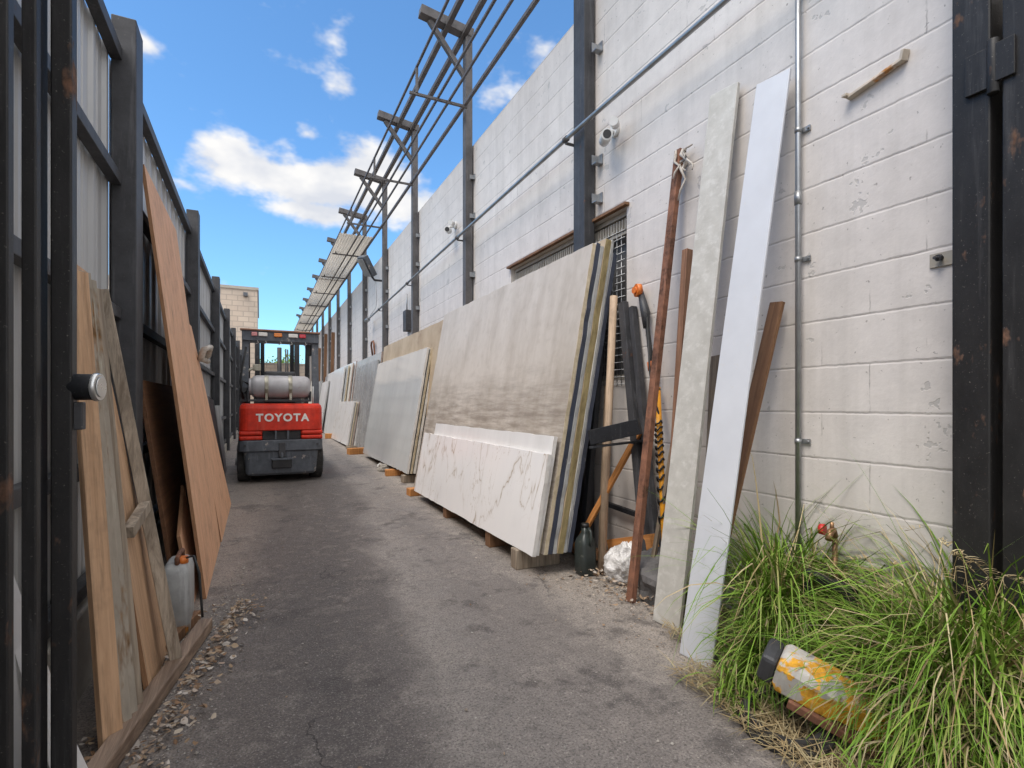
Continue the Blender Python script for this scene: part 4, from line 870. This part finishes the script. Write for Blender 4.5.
# timber group near the camera
M['stained'] = m_rust('stained_timber', (.33, .285, .23), rust=(.17, .085, .03), at=(.50, .60), rough=.8, scale=5, stretch=(2, 2, .5))
GL = 'boards leaning on the fence by the left gate'
plank('wood_plank', 'smooth pine plank, nearest of the boards leaning by the left gate', (-.43, 2.07, .03), (-.60, 2.40, 1.60), .06, .03, M['pine'], 'plank', GL, face=(.75, .65, 0))
for i, (l, o_) in enumerate((('weathered grey timber with rusty stains, second board from the left gate', 0), ('thin dark grooved timber tight beside the stained weathered one', .045), ('third weathered timber of the bundle, paler, by the pine triangle', .085))):
    plank('weathered_timber', l, (-.412 + .008 * i, 2.135 + o_ * 1.15, .045), (-.60 + .006 * i, 2.46 + o_ * 1.2, 1.61 - .02 * i), .042 - .010 * (i == 1), .035 + .012 * (i == 1), M['grey_wood'] if i == 2 else M['stained'], 'timber', GL, face=(.7, .7, 0))
leansheet('pine_sheet', 'long pale pine sheet cut to a taper, leaning behind the weathered timbers', (-.37, .02), (-.60, 1.60), 2.36, 2.78, .018, M['pine'], M['plyedge'], 'plywood', outline=[(0, 0), (.42, 0), (.36, .5), (.20, 1.63), (.05, 1.63)], group=GL)
t = thing('stud_panel', 'narrow two-stud wooden frame with cross-piece, leaning before the pale pine sheet', 'wood frame', (-.315, 2.56, 0), GL)
m = MB(); m.beam((-.315, 2.57, .06), (-.60, 2.74, 1.60), .032, .045, (1, .2, 0)); m.build('stud', M['grey_wood'], t, bevel=.002)
m = MB(); m.beam((-.315, 2.603, .06), (-.60, 2.776, 1.60), .040, .020, (1, .2, 0)); m.build('side_strip', M['pine'], t, bevel=.002)
m = MB(); m.beam((-.442, 2.38, .64), (-.425, 2.60, .70), .035, .045); m.build('cross_piece', M['grey_wood'], t, bevel=.002)
m = MB(); m.beam((-.485, 1.62, .035), (-.24, 2.98, .035), .06, .06); tag(m.build('floor_timber', M['old_wood'], origin=(-.37, 2.3, 0), bevel=.006), 'worn timber lying on the ground along the foot of the leaning boards', 'timber')
m = MB(); m.beam((-.47, 2.45, .03), (-.30, 3.15, .03), .05, .05); tag(m.build('floor_timber', M['brown_wood'], origin=(-.38, 2.8, 0), bevel=.004), 'thinner brown timber lying inside the worn one, at the foot of the grey can', 'timber')
t = thing('metal_can', 'dented grey metal can with orange stains standing at the foot of the plywood sheet', 'can', (-.36, 3.05, 0))
m = MB(); m.loft([rrect(-.36 - a, -.36 + a * .8, 3.06 - b, 3.06 + b, z, .02) for z, a, b in ((.0, .055, .095), (.02, .066, .11), (.16, .068, .115), (.30, .066, .115), (.335, .055, .10), (.35, .04, .08))], True); m.build('body', M['can'], t)
m = MB(); m.tube([(-.36, 2.98, .345), (-.36, 2.97, .375), (-.355, 3.03, .39), (-.355, 3.12, .38), (-.355, 3.13, .35)], .011, 8); m.build('handle', M['rust'], t)
m = MB(); m.tube([(-.34, 3.00, .345), (-.34, 3.00, .375)], .025, 12); m.build('cap', M['orange'], t)
m = MB(); m.tube([(-.33, 2.99, .37), (-.29, 2.97, .38), (-.265, 2.95, .30), (-.255, 2.94, .15), (-.25, 2.93, .09)], .006, 7); tag(m.build('cable', M['cable'], origin=(-.33, 2.99, .37)), 'thin dark cable hanging from the grey can down to the ground', 'cable')

# ------------------------------------------------------------------ litter and loose stones
def litter():
    rnd = random.Random(5); m = MB(); bm = m.bm; st = MB()
    zones = [(1000, 'L'), (620, 'R'), (110, 'S'), (160, 'W')]
    for n, zn in zones:
        for i in range(n):
            if zn == 'L':
                f = rnd.random(); y = 1.5 + f * 1.8; xc = -.47 + (y - 1.62) * .195; x = xc + (abs(rnd.gauss(0, .07)) + .03 if rnd.random() < .7 else -abs(rnd.gauss(0, .07)) - .03)
            elif zn == 'R': x = min(2.22, 2.02 + rnd.gauss(0, .12)); y = 2.55 + rnd.gauss(0, .28)
            elif zn == 'S': x = rnd.uniform(-.3, 2.2); y = rnd.uniform(1.2, 7)
            else: x = 1.72 + rnd.gauss(0, .10); y = rnd.uniform(1.7, 3.3)
            s_ = rnd.uniform(.003, .015) * (1.25 if zn in 'LR' else .6); a = rnd.uniform(0, 6.3); asp = rnd.uniform(.25, 1.1); z = gz(y) + .006 + (rnd.random() * .035 if zn in 'LR' else 0)
            if zn == 'R' and x > 1.9: z += .02
            tx, ty = rnd.gauss(0, .3), rnd.gauss(0, .3); cu = rnd.uniform(-.4, .6) * s_
            rot = Euler((tx, ty, a)).to_matrix()
            jt = [rnd.uniform(.55, 1.3) for _ in range(6)]
            p = [rot @ V(q[0] * s_ * jt[q[3]], q[1] * s_ * asp * jt[5 - q[3]], q[2] * cu) + V(x, y, z) for q in ((-1, 0, 1, 0), (-.3, -.8, 0, 1), (.6, -.6, .2, 2), (1, 0, 1, 3), (.5, .7, .2, 4), (-.4, .8, 0, 5))]
            vv = [bm.verts.new(q) for q in p]; bm.faces.new((vv[0], vv[1], vv[2], vv[3])); bm.faces.new((vv[0], vv[3], vv[4], vv[5]))
    tag(m.build('leaf_litter', M['leafdry']), 'scatter of dead leaves and wood chips along both edges of the alley', 'leaf litter', kind='stuff')
    for i in range(2600):
        k_ = rnd.random()
        if k_ < .35: y = rnd.uniform(1.0, 4); x = -.42 + (y - 1.6) * .12 + abs(rnd.gauss(0, .08))
        elif k_ < .75: y = rnd.uniform(1.3, 6.5); x = 1.95 - abs(rnd.gauss(0, .16))
        else: y = rnd.uniform(.9, 8); x = rnd.uniform(-.2, 1.9)
        r = rnd.uniform(.0018, .0065) * (1.5 if rnd.random() < .08 else 1); z = gz(y) + r * .4
        o = V(x, y, z); q = [V(rnd.uniform(.7, 1.2) * r, 0, 0), V(0, rnd.uniform(.7, 1.2) * r, 0), V(-rnd.uniform(.7, 1.2) * r, 0, 0), V(0, -rnd.uniform(.7, 1.2) * r, 0)]
        vv = [st.bm.verts.new(o + a) for a in q]; tp = st.bm.verts.new(o + V(rnd.uniform(-.3, .3) * r, 0, r * .8))
        for j in range(4): st.bm.faces.new((vv[j], vv[(j + 1) % 4], tp))
    tag(st.build('gravel', M['stone']), 'fine loose grit and small stones on the worn asphalt', 'gravel', kind='stuff')
litter()

# ------------------------------------------------------------------ forklift, seen from behind
def forklift():
    ox, oy = .262, 7.55; g = gz(oy)
    t = thing('forklift', 'red and dark grey forklift parked with its back to us, gas tank across its rear', 'forklift', (ox, oy, g))
    def P(x, y, z): return (ox + x, oy + y, g + z)
    def LO(rows, smooth=True): return [[V(*P(p.x, p.y, p.z)) for p in rrect(-w, w, y0, y1, z, r)] for z, w, y0, y1, r in rows]
    # grey lower counterweight
    m = MB(); m.loft(LO([(.10, .40, .06, .7, .06), (.13, .43, .03, .7, .07), (.40, .455, .005, .7, .08), (.415, .46, .0, .7, .08)])); m.build('lower_counterweight', M['fgrey'], t, bevel=.006)
    m = MB(); m.loft(LO([(.418, .50, -.012, .55, .10), (.43, .512, -.022, .55, .10), (.555, .512, -.022, .55, .10), (.565, .505, -.015, .55, .10)])); m.build('bumper', M['fgrey'], t, bevel=.004)
    # red upper counterweight
    m = MB(); m.loft(LO([(.69, .50, -.005, .62, .10), (.70, .508, -.014, .62, .11), (.98, .505, -.012, .62, .11), (1.02, .495, .0, .60, .11), (1.045, .47, .03, .58, .10)]))
    m.build('counterweight', M['red'], t)
    for s_ in (-1, 1):
        for z0 in (.570, .632):
            m = MB(); x0_, x1_ = (.235, .505)
            cx = s_ * (x0_ + x1_) / 2
            m.loft([[V(*P(p.x + cx, p.y, p.z)) for p in rrect(-(x1_ - x0_) / 2, (x1_ - x0_) / 2, -.01 - dd, .5, z, .03)] for z, dd in ((z0, -.006), (z0 + .01, .006), (z0 + .045, .006), (z0 + .054, -.006))], True)
            m.build('side_fin', M['red'], t)
    m = MB(); m.box(P(0, .06, .63), (.46, .03, .12)); v = m.build('vent', M['dark'], t)
    for x in (-.075, .075):
        m = MB(); m.box(P(x, .02, .63), (.022, .05, .115)); m.build('vent_bar', M['fgrey'], v)
    # tow hitch
    m = MB(); m.box(P(0, -.012, .435), (.08, .05, .19)); m.build('tow_pin_mount', M['fdark'], t, bevel=.006)
    m = MB(); m.box(P(0, .0, .255), (.24, .05, .12)); h = m.build('tow_pocket', M['dark'], t, bevel=.01)
    m = MB(); m.box(P(0, -.02, .315), (.26, .05, .025)); m.tube([P(0, -.03, .30), P(0, -.03, .40)], .016, 10); m.build('tow_pin', M['fgrey'], h, bevel=.004)
    # lettering in relief
    cu = bpy.data.curves.new('lettering', 'FONT'); cu.body = 'TOYOTA'; cu.size = .136; cu.extrude = .002; cu.offset = .005; cu.align_x = 'CENTER'; cu.align_y = 'CENTER'; cu.space_character = 1.22
    tmp = bpy.data.objects.new('tmp', cu); COL.objects.link(tmp); dg = bpy.context.evaluated_depsgraph_get(); me = bpy.data.meshes.new_from_object(tmp.evaluated_get(dg)); bpy.data.objects.remove(tmp)
    lt = bpy.data.objects.new('lettering', me); COL.objects.link(lt); me.materials.clear(); me.materials.append(M['letter']); lt.parent = t; lt.location = (.01, -.0165, .855); lt.rotation_euler = (R(90), 0, 0)
    # engine hood, seat, floor
    m = MB(); m.loft(LO([(.45, .46, .56, 1.5, .05), (.95, .46, .56, 1.35, .06), (1.02, .42, .6, 1.3, .08)])); m.build('hood', M['fdark'], t)
    m = MB(); m.loft(LO([(.12, .48, .5, 1.95, .05), (.48, .50, .5, 1.95, .05)])); m.build('chassis', M['red'], t)
    m = MB(); m.box(P(-.0, .95, 1.10), (.44, .42, .10)); m.box(P(0, .76, 1.32), (.42, .09, .38), Euler((R(-8), 0, 0))); m.build('seat', M['fdark'], t, bevel=.03)
    m = MB(); m.box(P(0, 1.68, .9), (.7, .10, .75)); m.build('dashboard', M['fdark'], t, bevel=.02)
    m = MB(); m.tube([P(.0 + .17 * math.cos(a), 1.45 + .16 * math.sin(a), 1.32 - .07 * math.sin(a)) for a in [2 * PI * i / 24 for i in range(25)]], .013, 8, False); m.tube([P(0, 1.45, 1.32), P(0, 1.62, 1.15)], .02, 8); m.build('steering_wheel', M['cable'], t)
    # gas tank lying across, with straps and cradle
    m = MB(); zc = 1.265; yc = .16; r = .153
    m.tube([P(x, yc, zc) for x in (-.37, -.365, -.34, -.30, .29, .33, .355, .36)], [.08, .11, .137, r, r, .137, .11, .08], 28); tk = m.build('gas_tank', M['tank'], t)
    m = MB(); m.tube([P(-.395, yc, zc), P(-.365, yc, zc)], .11, 20); m.build('tank_collar', M['tank'], tk)
    for x in (-.185, .105):
        m = MB(); m.tube([P(x + dx, yc, zc) for dx in (-.024, .024)], r + .006, 28); m.box(P(x, yc - r - .012, zc + .01), (.035, .02, .09)); m.box(P(x, yc - r - .008, zc - .13), (.03, .016, .09)); m.build('strap', M['brass'], tk, bevel=.002)
    m = MB(); m.box(P(-.02, .10, 1.085), (.78, .05, .03)); m.box(P(-.02, .24, 1.085), (.78, .05, .03)); m.box(P(-.40, .16, 1.14), (.02, .2, .14)); m.box(P(.36, .16, 1.14), (.02, .2, .14)); m.build('tank_cradle', M['fdark'], t, bevel=.003)
    # overhead guard
    for s_ in (-1, 1):
        m = MB(); m.beam(P(s_ * .445, .30, 1.0), P(s_ * .435, .36, 1.98), .085, .11, (0, 1, 0)); m.build('rear_pillar', M['fgrey'], t, bevel=.008)
        m = MB(); m.beam(P(s_ * .43, 1.85, .75), P(s_ * .43, 1.55, 1.98), .06, .07, (0, 1, 0)); m.build('front_pillar', M['fdark'], t, bevel=.006)
        m = MB(); m.beam(P(s_ * .435, .30, 1.99), P(s_ * .43, 1.65, 1.99), .06, .08); m.build('roof_side', M['fgrey'], t, bevel=.006)
    m = MB(); m.box(P(0, .30, 1.955), (.96, .07, .135)); hd = m.build('light_bar', M['fgrey'], t, bevel=.008)
    m = MB(); m.box(P(0, .30, 2.032), (1.0, .12, .022)); m.build('roof_cap', M['roofrust'], hd, bevel=.004)
    for x, w, mt in ((-.33, .07, 'lens_pink'), (-.225, .11, 'lens_white'), (-.04, .10, 'lens_orange'), (.15, .12, 'lens_white'), (.27, .085, 'lens_red')):
        m = MB(); m.box(P(x, .255, 1.975), (w, .03, .052)); m.build('rear_lamp', M[mt], hd, bevel=.008)
    for x in (-.3, -.2, -.02, .12, .3):
        m = MB(); m.tube([P(x, .27, 1.90), P(x + .02, .275, 1.865), P(x - .015, .285, 1.845)], .005, 6); m.build('loose_wire', M['lens_white'], hd)
    for i in range(7):
        m = MB(); m.box(P(0, .45 + .17 * i, 2.0), (.82, .04, .035)); m.build('roof_slat', M['fdark'], t)
    # mast
    for s_ in (-1, 1):
        m = MB(); m.box(P(s_ * .30, 2.02, 1.13), (.075, .12, 2.05)); m.build('outer_mast', M['fdark'], t, bevel=.004)
        m = MB(); m.box(P(s_ * .225, 2.04, 1.10), (.06, .10, 1.95)); m.build('inner_mast', M['blacks'], t, bevel=.004)
        m = MB(); m.box(P(s_ * .24, 2.75, .06), (.11, 1.05, .04)); m.build('fork', M['blacks'], t, bevel=.004)
        m = MB(); m.box(P(s_ * .24, 2.24, .3), (.11, .04, .5)); m.build('fork_shank', M['blacks'], t)
    m = MB(); m.tube([P(.03, 2.02, .3), P(.03, 2.02, 1.98)], .035, 12); m.build('lift_cylinder', M['steel'], t)
    for z in (.5, 1.1, 2.1):
        m = MB(); m.box(P(0, 2.10, z), (.62, .04, .09)); m.build('mast_crossbar', M['fdark'], t)
    m = MB(); m.tube([P(.16, 1.98, .6), P(.155, 1.98, 1.95)], .011, 8); m.tube([P(.13, 1.98, .6), P(.125, 1.98, 1.95)], .011, 8); m.build('chain', M['steel'], t)
    for x in (-.5, -.25, 0, .25, .5):
        m = MB(); m.box(P(x, 2.2, .72), (.03, .03, .55)); m.build('backrest_bar', M['blacks'], t)
    m = MB(); m.box(P(0, 2.2, 1.0), (1.06, .03, .04)); m.box(P(0, 2.2, .45), (1.06, .04, .08)); m.build('backrest_rail', M['blacks'], t)
    # propane hose, mirror
    m = MB(); m.tube([P(-.40, .16, 1.30), P(-.47, .12, 1.34), P(-.49, .14, 1.22), P(-.44, .25, 1.08)], .013, 8); m.build('gas_hose', M['cable'], t)
    m = MB(); m.tube([P(-.42, .30, 1.48), P(-.34, .30, 1.52)], .02, 8); m.box(P(-.30, .32, 1.53), (.10, .05, .09)); m.build('regulator', M['brass'], t, bevel=.01)
    m = MB(); m.box(P(.36, .42, 1.80), (.07, .06, .16)); m.build('horn', M['cable'], t, bevel=.01)
    m = MB(); m.tube([P(.40, .2, 1.05), P(.40, .2, 1.28)], .012, 8); m.build('grab_stub', M['wpaint'], t)
    for x in (-.47, .47):
        m = MB(); m.tube([P(x * .93, -.005, .50), P(x * .93, -.034, .50)], .016, 10); m.build('bolt', M['fdark'], t)
    m = MB(); m.tube([P(-.47, .30, 1.1), P(-.50, .26, 1.35), P(-.46, .28, 1.62), P(-.43, .30, 1.8)], .012, 8); m.tube([P(-.43, .24, 1.06), P(-.49, .2, 1.16), P(-.41, .2, 1.22)], .016, 8); m.build('hose', M['cable'], t)
    m = MB(); m.box(P(-.46, .26, 1.16), (.10, .10, .20)); m.build('filter_box', M['fdark'], t, bevel=.012)
    # wheels
    for s_ in (-1, 1):
        for (y, rad, w, xx) in ((.40, .265, .16, .45), (1.75, .33, .20, .46)):
            m = MB(); c = s_ * xx; m.tube([P(c - s_ * w / 2, y, rad), P(c - s_ * w * .42, y, rad), P(c + s_ * w * .42, y, rad), P(c + s_ * w / 2, y, rad)], [rad * .93, rad, rad, rad * .93], 36)
            wh = m.build('wheel', M['rubber'], t)
            m = MB(); m.tube([P(c + s_ * (w / 2), y, rad), P(c + s_ * (w / 2 + .012), y, rad)], rad * .52, 24); m.tube([P(c + s_ * (w / 2 + .01), y, rad), P(c + s_ * (w / 2 + .03), y, rad)], rad * .2, 16); m.build('rim', M['tyre_side'], wh)
forklift()

# ------------------------------------------------------------------ things beyond the forklift
t = thing('brick_building', 'beige brick building rising beyond the end of the fence', 'building', (-4, 26, 0))
m = MB(); m.box((-4.25, 29, 3.0), (8.3, 8, 6.0)); m.build('wall', M['beige'], t)
m = MB(); m.box((-4.25, 29, 6.05), (8.4, 8.1, .12)); m.build('coping', M['concrete'], t)
m = MB(); m.tube([(-1.55, 24.9, 2), (-1.55, 24.9, 4.0), (-1.55, 24.95, 4.1)], .05, 10); m.build('downspout', M['beige'], t)
m = MB(); m.box((-1.55, 24.9, 4.18), (.40, .2, .22)); m.build('rain_head', M['beige'], t)
m = MB(); m.box((-1.5, 24.97, 4.55), (.28, .06, .12)); m.build('wall_vent', M['dark'], t)
m = MB(); m.box((-.55, 24.85, 5.75), (.16, .3, .14)); m.build('wall_lamp', M['fgrey'], t)
t = thing('end_wall', 'low beige wall closing the far end of the alley behind the forklift', 'wall', (2, 31.5, 0))
m = MB(); m.box((3.5, 31.6, 1.65), (7.3, .3, 3.3)); m.build('masonry', M['beige'], t)
m = MB(); m.box((3.5, 31.6, 3.33), (7.4, .36, .08)); m.build('coping', M['concrete'], t)
slab('wide dark grey slab leaning at the end of the alley, seen through the forklift mast', 1.1, 24.5, 27.8, gz(25), 1.9, .05, 10, M['granite'], M['edge_grey'], group='slabs at the far end of the alley')
def far_tree(x, y, hgt, label):
    rnd = random.Random(int(x * 10)); t = thing('tree', label, 'tree', (x, y, .4), 'trees beyond the end wall')
    m = MB(); m.tube([(x, y, .4), (x + .1, y, hgt * .5), (x, y, hgt * .8)], [.16, .11, .05], 8)
    for k_ in range(6):
        a = k_ * 1.05; m.tube([(x, y, hgt * (.45 + .05 * k_)), (x + math.cos(a) * 1.0, y + math.sin(a) * 1.0, hgt * (.68 + .05 * k_))], [.06, .02], 6)
    m.build('trunk', M['brown_wood'], t)
    m = MB()
    cl = [(rnd.gauss(0, .75), rnd.gauss(0, .75), hgt * .78 + rnd.gauss(0, .55)) for _ in range(22)]
    for c in cl:
        for _ in range(120):
            p = V(x + c[0], y + c[1], c[2]) + V(rnd.gauss(0, .26), rnd.gauss(0, .26), rnd.gauss(0, .22)); e = Euler((rnd.uniform(0, 3), rnd.uniform(0, 3), rnd.uniform(0, 3))).to_matrix(); s_ = rnd.uniform(.05, .1)
            m.quad(*[p + e @ V(a * s_, b * s_ * .6, 0) for a, b in ((-1, 0), (0, -1), (1, 0), (0, 1))])
    m.build('crown', M['grass'], t)
far_tree(1.3, 38, 4.2, 'small leafy tree showing over the end wall through the forklift roof')
